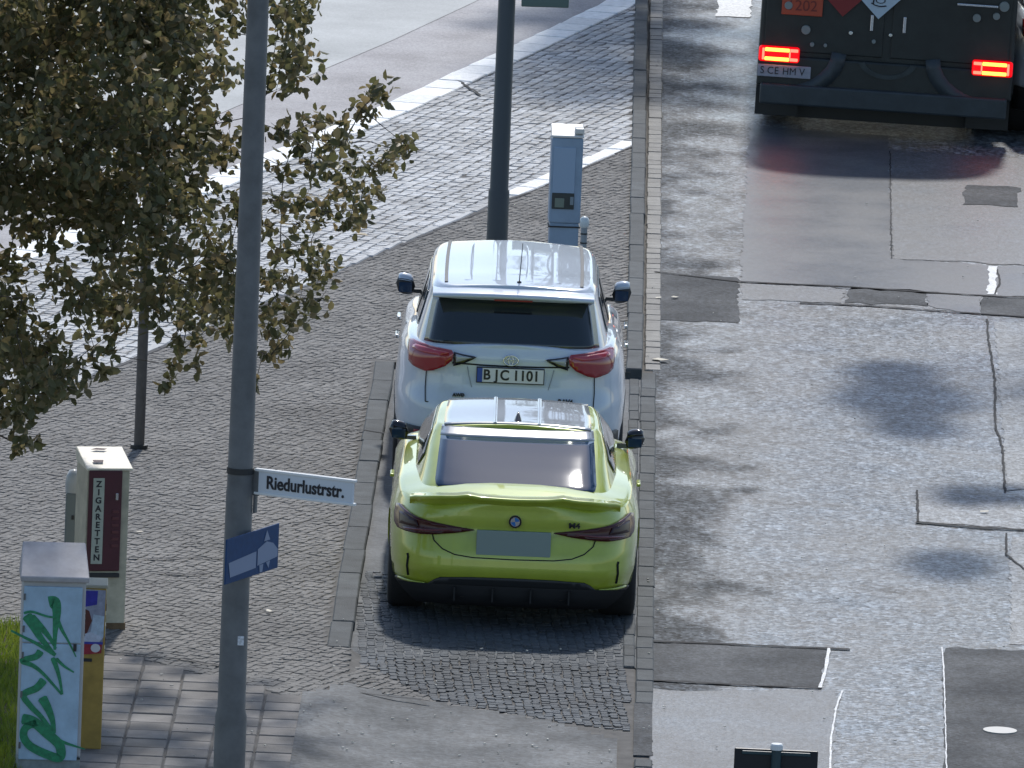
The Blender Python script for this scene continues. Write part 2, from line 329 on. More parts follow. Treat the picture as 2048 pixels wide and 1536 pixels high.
struct(b.build('driveway', asphalt('driveway_asphalt', (.062, .069, .073), .7, var=.4, bump=.6, wear=.45, bscale=30)))
# loose edge setts between driveway and pavement
# concrete slabs, lower left
slabs = struct(MB_ := (lambda bb: (bb.prism([p for p in SLABP], 0, .050), bb)[1])(MB()).build('slab_paving', M_bed))
slab_meshes = []
for k in range(4):
    mb = MB(); mb.box(0, 0, -.015, .285, .285, .03); me = mb.mesh('slab', M_slab); bm = bmesh.new(); bm.from_mesh(me)
    bmesh.ops.bevel(bm, geom=[e for e in bm.edges if abs(e.verts[0].co.z-e.verts[1].co.z) < 1e-6 and e.verts[0].co.z > -.01], offset=.006, segments=1, affect='EDGES'); bm.to_mesh(me); bm.free(); slab_meshes.append(me)
for i in range(14):
    for j in range(24):
        x, y = -1.53-i*.302, -1.5-j*.302
        if j and False: pass
        if inpoly(x, y, SLABP) and x > -4.8:
            share('slab', random.choice(slab_meshes), slabs, (x+random.uniform(-.003, .003), y+random.uniform(-.004, .004), SWZ+.004+random.uniform(-.003, .004)), R(random.uniform(-.6, .6)))
# kerb stones
def stones(name, parent, x0, x1, ya, yb, ln, ztop, m, depth=.14, gap=.007, jitter=.004, bev=.010, xf=None):
    mb = MB(); mb.box(0, 0, -depth/2, 1, 1, depth); n = int((yb-ya)/ln)
    W = x1-x0
    mb = MB(); mb.box(0, 0, -depth/2, W-.004, ln-gap, depth); me = mb.mesh(name, m); bm = bmesh.new(); bm.from_mesh(me)
    bmesh.ops.bevel(bm, geom=[e for e in bm.edges if min(e.verts[0].co.z, e.verts[1].co.z) > -.01], offset=bev, segments=1, affect='EDGES'); bm.to_mesh(me); bm.free()
    for k in range(n):
        y = ya+(k+.5)*ln; dx = xf(y) if xf else 0
        share(name, me, parent, ((x0+x1)/2+dx+random.uniform(-jitter, jitter), y, ztop+random.uniform(-jitter, jitter)), R(random.uniform(-.6, .6)))
def kerb_empty(name, label):
    o = bpy.data.objects.new(name, None); C.objects.link(o); return struct(o)
kerb_l = kerb_empty('bay_kerb', '')
stones('kerb_stone', kerb_l, KX-KW, KX, BAY_END, BAY_TOP, 1.0, SWZ+.008, M_kerb, depth=.16)
kerb_r = kerb_empty('road_kerb', '')
stones('kerb_stone', kerb_r, .925, 1.055, -9, -4.55, .27, .012, M_kerb)
stones('kerb_stone', kerb_r, .925, 1.06, -2.6, BAY_TOP+.4, .42, .012, M_kerb)
stones('kerb_stone', kerb_r, .83, .922, BAY_END, BAY_TOP, .42, .010, M_kerb)
stones('kerb_stone', kerb_r, .80, .94, BAY_TOP+.02, 46, 1.0, SWZ+.03, M_kerb, depth=.2)
M_gut = mat('gutter_stone', (.14, .135, .12), .6, noise=.4, nscale=5, island=.25, bump=.3)
stones('gutter_stone', kerb_r, .955, 1.10, BAY_TOP+.5, 46, .3, .008, M_gut)
b = MB(); b.box(.985, -3.55, -.03, .13, 1.9, .07); b.build('gutter_fill', M_dark, kerb_r)
b = MB(); b.box(.89, 18, -.055, .34, 56, .09); b.build('kerb_bed', M_bed, kerb_r)
# diagonal light edging stones; the lower row stands for a sunlit edge
def along(E, name, parent, width, ln, m, z, off=0, xmin=-7, xmax=.76):
    pts = [Vector((p[0], p[1]+off)) for p in E]
    metas = []
    for k in range(3):
        mb = MB(); mb.box(0, 0, -.05, ln*.965, width, .1); me = mb.mesh(name, m); bm = bmesh.new(); bm.from_mesh(me)
        for v in bm.verts: v.co.x += random.uniform(-.015, .015); v.co.y += random.uniform(-.02, .02)
        bmesh.ops.bevel(bm, geom=[e for e in bm.edges if min(e.verts[0].co.z, e.verts[1].co.z) > -.01], offset=.01, segments=1, affect='EDGES'); bm.to_mesh(me); bm.free(); metas.append(me)
    for a, c in zip(pts, pts[1:]):
        L = (c-a).length; n = max(1, round(L/ln)); dr = (c-a)/n
        for k in range(n):
            p = a+dr*(k+.5)
            if xmin < p.x < xmax: share(name, random.choice(metas), parent, (p.x, p.y, z+random.uniform(-.004, .004)), math.atan2(dr.y, dr.x), (dr.length/ln, 1, 1))
edge_l = kerb_empty('path_edging', '')
along(E1, 'edging_or_sunlit_rim', edge_l, .07, .55, M_sett2, SWZ+.006, off=.06, xmax=-.3)  # thin pale row drawn where the painted sunlit ground begins
along(E1, 'edging_or_sunlit_rim', edge_l, .17, .55, M_white, SWZ+.010, off=.12, xmin=-.3)  # white stones drawn for the bright rim of sunlit ground
along([(p[0], p[1]-.19) for p in E1], 'joint_stone', edge_l, .05, .55, mat('dark_joint', (.03, .032, .035), .8), SWZ+.003)
along(E2, 'edging_or_sunlit_rim', edge_l, .34, .60, M_white, SWZ+.014, off=-.1)
# cycle path and light path beyond the second diagonal
def strip(E, F, m, name, z):
    rows = []
    for t in np.linspace(-7, .80, 60): rows.append([(t, edge_y(E, t)+(.1 if E is E2 else 0), z), (t, (F if isinstance(F, (int, float)) else edge_y(F, t)), z)])
    b = MB(); b.grid(rows); o = b.build(name, m)
    for p in o.data.polygons:
        if p.normal.z < 0: o.data.flip_normals(); break
    return struct(o)
strip(E2, E3, M_path, 'cycle_path', SWZ+.004)
strip(E3, 90, M_pathl, 'path', SWZ+.008)
# ------------------------------------------------------------------ road repairs, cracks and painted shade (thin sheets)
def patch(name, pts, m, z=.004):
    poly = [tuple(G(*p)[:2]) for p in pts]
    # ragged edges
    out = []
    for i in range(len(poly)):
        a, c = Vector(poly[i]), Vector(poly[(i+1) % len(poly)]); n = max(1, int((c-a).length/.12))
        for k in range(n):
            p = a+(c-a)*k/n; out.append((p.x+random.uniform(-.02, .02), p.y+random.uniform(-.06, .06)))
    return poly_sheet(out, z, m, name, road)
def crack(name, pts, wd, m, z=.010, jit=.006, par=None):
    P = [G(*p, z if z > .03 else 0) for p in pts]; b = MB(); Q = []
    for a, c in zip(P, P[1:]):
        n = max(1, int((c-a).length/.12))
        for k in range(n): q = a+(c-a)*k/n; Q.append(Vector((q.x+random.uniform(-jit, jit), q.y+random.uniform(-jit, jit))))
    Q.append(Vector(P[-1][:2])); rows = []
    for i, q in enumerate(Q):
        t = (Q[min(i+1, len(Q)-1)]-Q[max(i-1, 0)]).normalized(); nn = Vector((-t.y, t.x))*wd/2*random.uniform(.6, 1.1)
        rows.append([(q.x-nn.x, q.y-nn.y, z), (q.x+nn.x, q.y+nn.y, z)])
    b.grid(rows); o = b.build(name, m, par or road)
    if o.data.polygons[0].normal.z < 0: o.data.flip_normals()
    return o
M_tar = mat('tar_joint', (.012, .012, .013), .85)
M_lime = mat('white_paint', (.7, .7, .68), .6, noise=.35, nscale=30)
RP = 'road_patch'
patch(RP, [(1302, 1285), (1655, 1299), (1640, 1378), (1302, 1362)], M_dark)
patch(RP, [(1302, 1380), (1672, 1384), (1655, 1760), (1300, 1760)], M_mid)
patch(RP, [(1886, 1297), (2120, 1302), (2120, 1760), (1890, 1760)], M_dark)
patch(RP, [(1832, 984), (2200, 1004), (2200, 1068), (1836, 1046)], M_pale)
patch(RP, [(1700, 576), (1850, 582), (1853, 612), (1690, 606)], M_dark)
patch(RP, [(1965, 594), (2200, 604), (2200, 642), (1960, 632)], M_dark)
patch(RP, [(1853, 583), (1962, 594), (1958, 631), (1856, 612)], M_smooth)
patch(RP, [(1780, 300), (2200, 330), (2200, 540), (1785, 517)], M_mid, .005)
patch(RP, [(1500, 250), (1640, 262), (1777, 272), (1782, 518), (2200, 545), (2200, 598), (1900, 590), (1481, 564), (1490, 400)], M_smooth)
patch(RP, [(1115, 545), (1476, 556), (1478, 645), (1312, 640)], M_dark) if False else patch(RP, [(1318, 548), (1476, 556), (1478, 645), (1316, 640)], M_dark)
patch(RP, [(1482, 568), (1690, 577), (1685, 606), (1482, 600)], M_mid)
patch(RP, [(1930, 372), (2040, 376), (2034, 415), (1925, 410)], M_dark, .009)  # dark sheet laid in place of shade on the road behind the truck
patch(RP, [(1990, 645), (2200, 650), (2200, 975), (2012, 980)], M_pale)
patch(RP, [(2020, 1075), (2200, 1080), (2200, 1290), (2020, 1290)], M_pale)
crack('road_joint_or_shade_line', [(1302, 1284), (1400, 1288), (1655, 1299), (1700, 1301)], .07, M_tar)
crack('road_joint_or_shade_line', [(1310, 545), (1480, 565), (1700, 575), (1880, 588), (2200, 605)], .06, M_tar)
crack('road_joint_or_shade_line', [(1600, 607), (1740, 613), (1900, 625), (2200, 645)], .07, M_tar)
crack('road_joint_or_shade_line', [(1974, 640), (1976, 680), (1990, 760), (1990, 850), (2005, 900), (2010, 985)], .022, M_tar)
crack('road_joint_or_shade_line', [(1990, 590), (2000, 565), (1995, 540)], .02, M_tar)
crack('road_joint_or_shade_line', [(1832, 1046), (1940, 1056), (2200, 1070)], .10, M_tar)  # dark strip painted for the shadow under the pale slab's edge
crack('road_joint_or_shade_line', [(1834, 982), (1836, 1046)], .02, M_tar)
crack('road_joint_or_shade_line', [(2014, 1068), (2012, 1110), (2048, 1140), (2200, 1150)], .022, M_tar)
crack('road_joint_or_shade_line', [(1780, 304), (1783, 518)], .012, M_tar)
crack('road_joint_or_shade_line', [(1302, 1362), (1480, 1372), (1642, 1378)], .05, M_tar)
crack('road_joint_or_shade_line', [(1410, 640), (1560, 655), (1620, 668)], .025, M_tar) if False else None
crack('worn_line', [(1658, 1299), (1652, 1340), (1640, 1378)], .025, M_lime, .012, .003)
crack('worn_line', [(1684, 1384), (1672, 1420), (1662, 1480), (1656, 1700)], .016, M_lime, .012, .003)
crack('worn_line', [(1884, 1297), (1888, 1350), (1893, 1536), (1895, 1700)], .011, M_lime, .012, .003)
crack('worn_line', [(1985, 534), (1984, 590)], .09, M_lime, .0075, .01)
patch('worn_line', [(1436, -20), (1502, -18), (1502, 36), (1434, 33)], M_lime, .008)
patch('worn_line', [(1375, 1385), (1450, 1382), (1452, 1384), (1376, 1389)], M_lime, .012) if False else None
for pts in ([(258, 1114), (330, 1118), (400, 1113), (462, 1119)], [(318, 1144), (380, 1148), (425, 1146)], [(690, 858), (730, 860), (770, 866)], [(205, 1302), (300, 1312), (370, 1318), (440, 1330)], [(455, 1345), (520, 1330), (600, 1352), (700, 1362), (760, 1358)], [(620, 1368), (720, 1385), (860, 1402)], [(1000, 205), (1085, 214), (1130, 212)], [(900, 150), (960, 190), (1060, 196)]):
    crack('pavement_crack', pts, .035, M_tar, SWZ+.012 if pts[0][1] < 1340 else .04, .02, sidewalk)
# iron cover in the road, bottom right
cov = G(2000, 1463); b = MB(); b.cyl((cov.x, cov.y, -.01), (cov.x, cov.y, .012), .12, n=28); o = b.build('valve_cover', mat('iron_cover', (.35, .35, .34), .5, metal=.4), None); tag(o, 'small round pale metal valve cover set in dark asphalt at lower right', 'valve cover')
# ================================================================== CARS
def superring(n, cnt=112):
    a = np.linspace(0, 2*math.pi, 4000, endpoint=False)
    x = np.sign(np.cos(a))*np.abs(np.cos(a))**(2/n)*.95; y = np.sign(np.sin(a))*np.abs(np.sin(a))**(2/n)*2.4
    d = np.hypot(np.diff(np.r_[x, x[0]]), np.diff(np.r_[y, y[0]])); s = np.r_[0, np.cumsum(d)]
    t = np.linspace(0, s[-1], cnt, endpoint=False); return np.interp(t, s, np.r_[a, 2*math.pi])
class Shell:
    """closed plan outlines stacked by level; each level = (z profile over y, half width profile over y, y rear, y front)"""
    def __init__(s, levels, n=4.0, cnt=112, yoff=0): s.L = levels; s.n = n; s.a = superring(n, cnt)
    def lev(s, k):
        i = min(int(k), len(s.L)-2); f = k-i; return s.L[i], s.L[i+1], f
    def params(s, k, y=None):
        A, B, f = s.lev(k); g = lambda p, q: p+(q-p)*f
        yr, yf = g(A[2], B[2]), g(A[3], B[3])
        if y is None: return yr, yf
        return g(smooth(A[0], y), smooth(B[0], y)), g(smooth(A[1], y), smooth(B[1], y))
    def P(s, k, a, off=0):
        yr, yf = s.params(k); c, n = math.cos(a), math.sin(a)
        yc, L = (yr+yf)/2, (yf-yr)/2+off; y = yc+L*math.copysign(abs(n)**(2/s.n), n)
        z, W = s.params(k, y); return Vector(((W+off)*math.copysign(abs(c)**(2/s.n), c), y, z))
    def rear(s, x, k, off=0):
        """point on the rear face at lateral position x on level k"""
        yr, yf = s.params(k); yc, L = (yr+yf)/2, (yf-yr)/2+off
        y = yr
        for _ in range(6):
            z, W = s.params(k, y); u = min(.9999, abs(x)/(W+off)); y = yc-L*(1-u**s.n)**(1/s.n)
        z, W = s.params(k, y); return Vector((x, y, z))
    def rows(s, k0=0, k1=None, sub=3):
        k1 = len(s.L)-1 if k1 is None else k1; n = int((k1-k0)*sub)
        return [[s.P(k0+(k1-k0)*i/n, a) for a in s.a] for i in range(n+1)]
    def cap(s, k, crown, rs=(.96, .9, .8, .65, .45, .22, 0), p=2.2):
        out = []
        base = [s.P(k, a) for a in s.a]
        for r in rs:
            out.append([Vector((q.x*r, q.y, q.z+(crown(q.y) if callable(crown) else crown)*(1-r**p))) for q in base])
        return out
    def mesh(s, name, m, parent, cap, bottom=True, sub=3, p=2.2):
        rows = s.rows(sub=sub)+s.cap(len(s.L)-1, cap, p=p); b = MB(); b.grid(rows, closed=True)
        if bottom:
            b.grid([[Vector((q.x*r, q.y, q.z)) for q in rows[0]] for r in (0, .5, 1)], closed=True)
        me = b.mesh(name, m, True); bm = bmesh.new(); bm.from_mesh(me); bmesh.ops.remove_doubles(bm, verts=bm.verts, dist=1e-4); bmesh.ops.recalc_face_normals(bm, faces=bm.faces); bm.to_mesh(me); bm.free(); me.shade_smooth()
        o = bpy.data.objects.new(name, me); C.objects.link(o); o.parent = parent; return o
def rear_patch(sh, name, m, parent, x0f, x1f, k0, k1, off=.006, nx=14, nk=8, thick=0, smooth_=True):
    """skin patch on the rear of a shell between x0f(k)..x1f(k)"""
    rows = []
    for i in range(nk+1):
        k = k0+(k1-k0)*i/nk; t = i/nk; xa, xb = x0f(t), x1f(t)
        rows.append([sh.rear(xa+(xb-xa)*j/nx, k, off) for j in range(nx+1)])
    b = MB(); b.grid(rows); o = b.build(name, m, parent, smooth=smooth_)
    so = o.modifiers.new('s', 'SOLIDIFY'); so.thickness = max(thick, .006); so.offset = 0; return o
from mathutils.geometry import delaunay_2d_cdt
def fill(pts, sx, sy):
    """triangulate an outline with a regular interior grid so that it can be draped on a curved face"""
    out = []
    for (x0, y0), (x1, y1) in zip(pts, pts[1:]+pts[:1]):
        n = max(1, int(max(abs(x1-x0)/sx, abs(y1-y0)/sy)*1.5)+1)
        out += [(x0+(x1-x0)*i/n, y0+(y1-y0)*i/n) for i in range(n)]
    ne = len(out); xs = [p[0] for p in out]; ys = [p[1] for p in out]; inner = []
    for x in np.arange(min(xs)+sx*.5, max(xs), sx):
        for y in np.arange(min(ys)+sy*.5, max(ys), sy):
            if inpoly(x, y, out) and min(math.hypot((x-a)/sx, (y-c)/sy) for a, c in out) > .45: inner.append((x, y))
    V = [Vector((x/sx, y/sy)) for x, y in out+inner]
    r = delaunay_2d_cdt(V, [(i, (i+1) % ne) for i in range(ne)], [list(range(ne))], 1, 1e-6)
    return [(v.x*sx, v.y*sy) for v in r[0]], r[2]
def drape(name, m, parent, V, F, thick, out):
    me = bpy.data.meshes.new(name); me.from_pydata([tuple(v) for v in V], [], [tuple(f) for f in F]); me.update()
    n = sum((p.normal*p.area for p in me.polygons), Vector())
    if n.dot(out) < 0: me.flip_normals()
    me.materials.append(m); me.shade_smooth()
    o = bpy.data.objects.new(name, me); C.objects.link(o); o.parent = parent
    so = o.modifiers.new('s', 'SOLIDIFY'); so.thickness = thick; so.offset = 0; return o
def rear_arc(sh, k):
    xs = np.linspace(0, .995, 160); W = sh.params(k, sh.params(k)[0]+.3)[1]; P = [sh.rear(x*W, k) for x in xs]
    d = [0]
    for p, q in zip(P, P[1:]): d.append(d[-1]+math.hypot(q.x-p.x, q.y-p.y))
    return xs*W, np.array(d)
def rear_poly(sh, name, m, parent, pts, off=.006, thick=.006):
    """polygon outline given as (x, level) on the rear face, filled and draped evenly along the plan curve"""
    X, D = rear_arc(sh, sum(p[1] for p in pts)/len(pts))
    to = lambda x: math.copysign(float(np.interp(abs(x), X, D)), x); fr = lambda d_: math.copysign(float(np.interp(abs(d_), D, X)), d_)
    V, F = fill([(to(x), k) for x, k in pts], .03, .22)
    return drape(name, m, parent, [sh.rear(fr(a_), k, off) for a_, k in V], F, thick, Vector((0, -1, .1)))
def side_patch(sh, name, m, parent, pts, sgn, off=.006, thick=.006):
    """polygon outline given as (y, level) on a side"""
    V, F = fill(pts, .08, .25); Q = []
    for y, k in V:
        yr, yf = sh.params(k); yc, L = (yr+yf)/2, (yf-yr)/2; z, W = sh.params(k, y)
        u = min(.999, abs((y-yc)/L)); x = (W)*(1-u**sh.n)**(1/sh.n)+off; Q.append(Vector((sgn*x, y, z)))
    return drape(name, m, parent, Q, F, thick, Vector((sgn, 0, .1)))
def lathe(prof, n=40):
    """prof = [(r, x)]; axis along X"""
    return [[Vector((x, r*math.cos(2*math.pi*k/n), r*math.sin(2*math.pi*k/n))) for k in range(n)] for r, x in prof]
M_tyre = mat('tyre_rubber', (.02, .02, .021), .75, noise=.2, nscale=40)
M_rim = mat('alloy_rim', (.35, .35, .36), .3, metal=.9)
M_rimd = mat('dark_rim', (.06, .06, .06), .35, metal=.6)
M_blk = mat('black_plastic', (.022, .023, .024), .5)
M_gloss = mat('gloss_black', (.012, .012, .014), .12, coat=.5)
M_glass = mat('tinted_glass', (.015, .04, .085), .06, spec=.3)
M_glassd = mat('dark_glass', (.012, .02, .022), .09, spec=.7, coat=.3)
M_chrome = mat('chrome_trim', (.75, .75, .75), .15, metal=1)
M_seam = mat('panel_gap', (.006, .006, .006), .8)
M_plate = mat('number_plate', (.72, .73, .72), .45)
M_ink = mat('plate_ink', (.015, .015, .02), .5)
M_eu = mat('plate_blue', (.02, .07, .35), .4)
def wheel_tree(parent, pos, r, wd, sgn, rim):
    e = MB(); rows = lathe([(r*.70, -wd*.42), (r*.86, -wd*.5), (r*.97, -wd*.46), (r, -wd*.36), (r, wd*.36), (r*.97, wd*.46), (r*.86, wd*.5), (r*.70, wd*.42), (r*.66, wd*.2), (r*.66, -wd*.2), (r*.70, -wd*.42)])
    e.grid(rows, closed=True)
    wo = bpy.data.objects.new('wheel', None); C.objects.link(wo); wo.parent = parent; wo.location = pos; wo.empty_display_size = .1
    e.build('tyre', M_tyre, wo, smooth=True)
    q = MB(); q.grid(lathe([(r*.70, -wd*.40), (r*.66, -wd*.3), (r*.64, 0), (r*.66, wd*.3), (r*.70, wd*.40)]), closed=True)
    for k in range(10):
        a = 2*math.pi*k/10; q.box(0, 0, 0, .03, r*.62, .035, M=Matrix.Rotation(a, 4, 'X') @ Matrix.Translation((sgn*wd*.32, r*.33, 0)))
    q.cyl((sgn*wd*.2, 0, 0), (sgn*wd*.42, 0, 0), r*.13, n=16)
    q.cyl((-sgn*.02, 0, 0), (sgn*.02, 0, 0), r*.5, n=24); q.build('rim', rim, wo, smooth=False)
def arches(body, ys, r, hw, z):
    for y in ys:
        for sg in (-1, 1):
            b = MB(); b.cyl((sg*(hw-.30), y, z), (sg*(hw+.3), y, z), r, n=40); c = b.build('arch_cut', M_blk, None)
            bpy.context.view_layer.update()
            m = body.modifiers.new('arch', 'BOOLEAN'); m.operation = 'DIFFERENCE'; m.object = c; m.solver = 'EXACT'
            dg = bpy.context.evaluated_depsgraph_get(); me = bpy.data.meshes.new_from_object(body.evaluated_get(dg))
            body.modifiers.remove(m); body.data = me; bpy.data.objects.remove(c)
def mirror(parent, x, y, z, sg, m_shell, m_cap, sc=1.0, hz=1.1):
    b = MB()
    rows = []
    for i in range(9):
        t = i/8*2-1; rr = (1-abs(t)**2.6)**(1/2.6) if abs(t) < 1 else 0
        rr = max(rr, .03)
        rows.append([Vector((x+sg*.095*sc*t, y+.062*sc*rr*math.cos(a), z+.075*hz*sc*rr*math.copysign(abs(math.sin(a))**.8, math.sin(a))+.012*t)) for a in np.linspace(0, 2*math.pi, 20, endpoint=False)])
    b.grid(rows, closed=True); o = b.build('door_mirror', m_shell, parent, smooth=True)
    q = MB(); ctr = [sum((Vector(p) for p in r), Vector())/len(r) for r in rows]
    q.grid([[ctr[i]+(Vector(p)-ctr[i])*1.10+Vector((0, .008, .006)) for p in (rows[i]+rows[i])[0:10]+[rows[i][9]]] for i in range(1, len(rows)-1)]); c = q.build('mirror_cap', m_cap, o, smooth=True)
    s_ = c.modifiers.new('s', 'SOLIDIFY'); s_.thickness = .006; s_.offset = 1
    g = MB(); g.box(x, y-.062*sc, z-.018*sc, .13*sc, .006, .075*sc*hz); g.build('mirror_glass', M_glass, o, bevel=.002)
    st = MB(); st.box(x-sg*.09, y+.02, z-.05, .09, .05, .03); st.build('mirror_stalk', m_shell, o)
    return o
# ---------------------------------------------- yellow green coupe
def build_coupe():
    t = empty('coupe', (0, 0, 0), 0, 'yellow-green two-door coupe parked nearest the camera, behind the white SUV', 'car')
    paint = mat('lime_paint', (.40, .47, .045), .34, metal=.1, coat=1.0, noise=.10, nscale=4)
    roofm = mat('roof_panel', (.30, .32, .34), .3, coat=1.0, spec=.7)  # pale grey base stands for bright sky mirrored in the roof
    def fl(w, hip=.0): return [(0, w-.01), (.45, w-.004+hip), (.95, w+hip), (1.6, w-.012), (2.4, w-.022), (3.3, w-.01), (3.85, w), (4.8, w-.05)]
    Lv = [([(0, .26), (.45, .22), (1.8, .20), (3.2, .2), (4.8, .2)], fl(.865), .20, 4.72),
          ([(0, .32), (1, .32), (4.8, .3)], fl(.925), .055, 4.78),
          ([(0, .44), (1, .46), (4.8, .42)], fl(.942), .0, 4.80),
          ([(0, .56), (1, .58), (4.8, .5)], fl(.943), .012, 4.80),
          ([(0, .66), (1, .68), (4.8, .56)], fl(.938), .05, 4.79),
          ([(0, .74), (1, .77), (3, .76), (4.8, .60)], fl(.925), .075, 4.77),
          ([(0, .82), (1, .85), (3, .83), (4.8, .64)], fl(.895), .07, 4.73),
          ([(0, .885), (.6, .91), (1.2, .93), (3, .90), (4.8, .67)], [(0, .83), (.6, .86), (1.2, .865), (4.8, .82)], .075, 4.68)]
    sh = Shell(Lv, n=6.0)
    crown = lambda y: interp([(0, .055), (.5, .10), (.9, .09), (3, .09), (4.2, .10), (4.8, .06)], y)
    body = sh.mesh('body', paint, t, crown, p=3.0)
    arches(body, (.93, 3.79), .385, .94, .34)
    b = MB(); b.box(0, 2.3, .42, 1.5, 3.9, .36); b.build('floor_pan', M_blk, t)
    # greenhouse
    gl = [([(0, .93), (5, .93)], [(0, .72), (.5, .72), (1.6, .76), (3, .75), (4, .70)], .42, 3.95),
          ([(0, .985), (5, 1.00)], [(0, .690), (.6, .695), (1.6, .735), (3, .72), (4, .66)], .52, 3.72),
          ([(0, 1.07), (5, 1.08)], [(.6, .660), (1.6, .70), (3, .68), (4, .62)], .76, 3.36),
          ([(0, 1.16), (5, 1.17)], [(.6, .635), (1.6, .665), (3, .64)], 1.04, 3.02),
          ([(0, 1.235), (5, 1.25)], [(1, .612), (1.6, .63), (3, .60)], 1.30, 2.72),
          ([(0, 1.270), (1.6, 1.276), (2.2, 1.292), (3, 1.292)], [(1, .59), (1.6, .60), (3, .565)], 1.42, 2.56)]
    gh = Shell(gl, n=8.0)
    cab = gh.mesh('cabin', paint, t, lambda y: .028, bottom=False, sub=3)
    rear_patch(gh, 'rear_window', M_glass, t, lambda s: -.60+.030*s+(.0 if s > .12 else .03*(1-s/.12)), lambda s: .60-.030*s-(.0 if s > .12 else .03*(1-s/.12)), .75, 3.82, off=.004, nx=18, nk=12)
    rear_patch(gh, 'roof_panel_rear', roofm, t, lambda s: -.573+.010*s, lambda s: .573-.010*s, 3.86, 5.0, off=.004, nx=18, nk=6)
    # glossy pale roof panel with twin ribs
    rows = []
    for i in range(13):
        y = 1.45+(2.53-1.45)*i/12; rows.append([])
        z, W = gh.params(5, y)
        for j in range(21):
            u = -.915+1.83*j/20; x = W*u*(1 if True else 0); zz = z+.028*(1-abs(u)**2.2)+.003
            rows[-1].append((x, y, zz))
    b = MB(); b.grid(rows); rp = b.build('roof_panel', roofm, t, smooth=True); s_ = rp.modifiers.new('s', 'SOLIDIFY'); s_.thickness = .006; s_.offset = -1
    for sx in (-.17, .16):
        b = MB(); rr = []
        for i in range(13):
            y = 1.45+(2.53-1.45)*i/12; z, W = gh.params(5, y); u = sx/W; zz = z+.028*(1-abs(u)**2.2)+.008
            rr.append([(sx-.014, y, zz), (sx-.005, y, zz+.004), (sx+.005, y, zz+.004), (sx+.014, y, zz)])
        b.grid(rr); b.build('roof_rib', roofm, rp, smooth=True)
    b = MB(); rows = []
    for i in range(7):
        f = i/6; wv = .028*(1-f)**.8+.004; h = .062*f; rows.append([(math.copysign(abs(math.cos(a))**.7, math.cos(a))*wv+.0, 1.62+.05*f+math.sin(a)*(.075*(1-.75*f)), 1.300+h) for a in np.linspace(0, 2*math.pi, 14, endpoint=False)])
    b.grid(rows, closed=True); b.f.append(tuple(range(len(b.v)-14, len(b.v)))); b.build('shark_fin_antenna', M_gloss, t, smooth=True)
    # side windows
    for sg in (-1, 1):
        side_patch(gh, 'side_window', M_glassd, t, [(1.35, 1.0), (2.3, .85), (3.3, .85), (3.05, 2.6), (2.75, 4.1), (2.0, 4.3), (1.55, 3.9), (1.25, 2.2)], sg)
        side_patch(gh, 'windscreen_pillar', paint, t, [(3.30, .9), (3.42, .9), (2.86, 4.2), (2.78, 4.2)], sg, off=.008)
    # windscreen
    rows = []
    for i in range(9):
        k = .9+3.3*i/8; yr, yf = gh.params(k); yc, L = (yr+yf)/2, (yf-yr)/2+.004; rws = []
        for j in range(15):
            x = (-.60+.06*i/8)+(1.20-.12*i/8)*j/14; z, W = gh.params(k, yf); u = min(.999, abs(x)/(W+.0)); rws.append((x, yc+L*(1-u**8)**(1/8), z+.001))
        rows.append(rws)
    b = MB(); b.grid(rows); o = b.build('windscreen', M_glass, t, smooth=True); s_ = o.modifiers.new('s', 'SOLIDIFY'); s_.thickness = .006; s_.offset = 0
    # ducktail spoiler
    rows = []
    for j in range(41):
        x = -.775+1.55*j/40; u = abs(x)/.775
        base = sh.rear(min(.75, abs(x)), 6.9, .0); yb = base.y if True else 0
        lift = .022*(1-u**4)+(.012*(1-min(1, abs(u-.45)/.12)) if abs(u-.45) < .12 else 0)
        dip = .012*math.exp(-(u/.35)**2)
        y0 = yb-.045+.03*u**6; z0 = .962+lift-dip-.045*u**5
        rows.append([(x, y0+.33, z0-.02), (x, y0+.23, z0+.000), (x, y0+.14, z0+.006), (x, y0+.05, z0+.008), (x, y0, z0+.012), (x, y0-.004, z0+.002), (x, y0+.012, z0-.018), (x, y0+.05, z0-.05), (x, y0+.10, z0-.09), (x, y0+.23, z0-.06)])
    b = MB(); b.grid(rows); o = b.build('boot_spoiler', paint, t, smooth=True)
    for p in o.data.polygons: pass
    # tail lights
    lens = mat('smoked_red_lens', (.05, .004, .004), .22, coat=.2, spec=.35)
    for sg in (-1, 1):
        o = rear_poly(sh, 'tail_light', lens, t, [(sg*x, k) for x, k in ((.29, 4.95), (.42, 4.66), (.58, 4.42), (.68, 4.30), (.78, 4.28), (.845, 4.30), (.872, 4.6), (.875, 5.2), (.865, 5.9), (.84, 6.15), (.79, 6.0), (.70, 5.72), (.56, 5.46), (.42, 5.22), (.30, 5.04))], off=.012, thick=.03)
        rear_poly(sh, 'light_bar', mat('bright_red_lens', (.12, .008, .008), .2, coat=1), o, [(sg*x, k) for x, k in ((.44, 4.90), (.62, 4.68), (.80, 4.50), (.82, 4.64), (.64, 4.84), (.46, 5.0))], off=.030, thick=.006)
        rear_poly(sh, 'light_housing', mat('smoked_housing', (.03, .008, .008), .3), o, [(sg*x, k) for x, k in ((.70, 4.95), (.845, 4.8), (.85, 5.75), (.82, 5.85), (.72, 5.5))], off=.030, thick=.004)
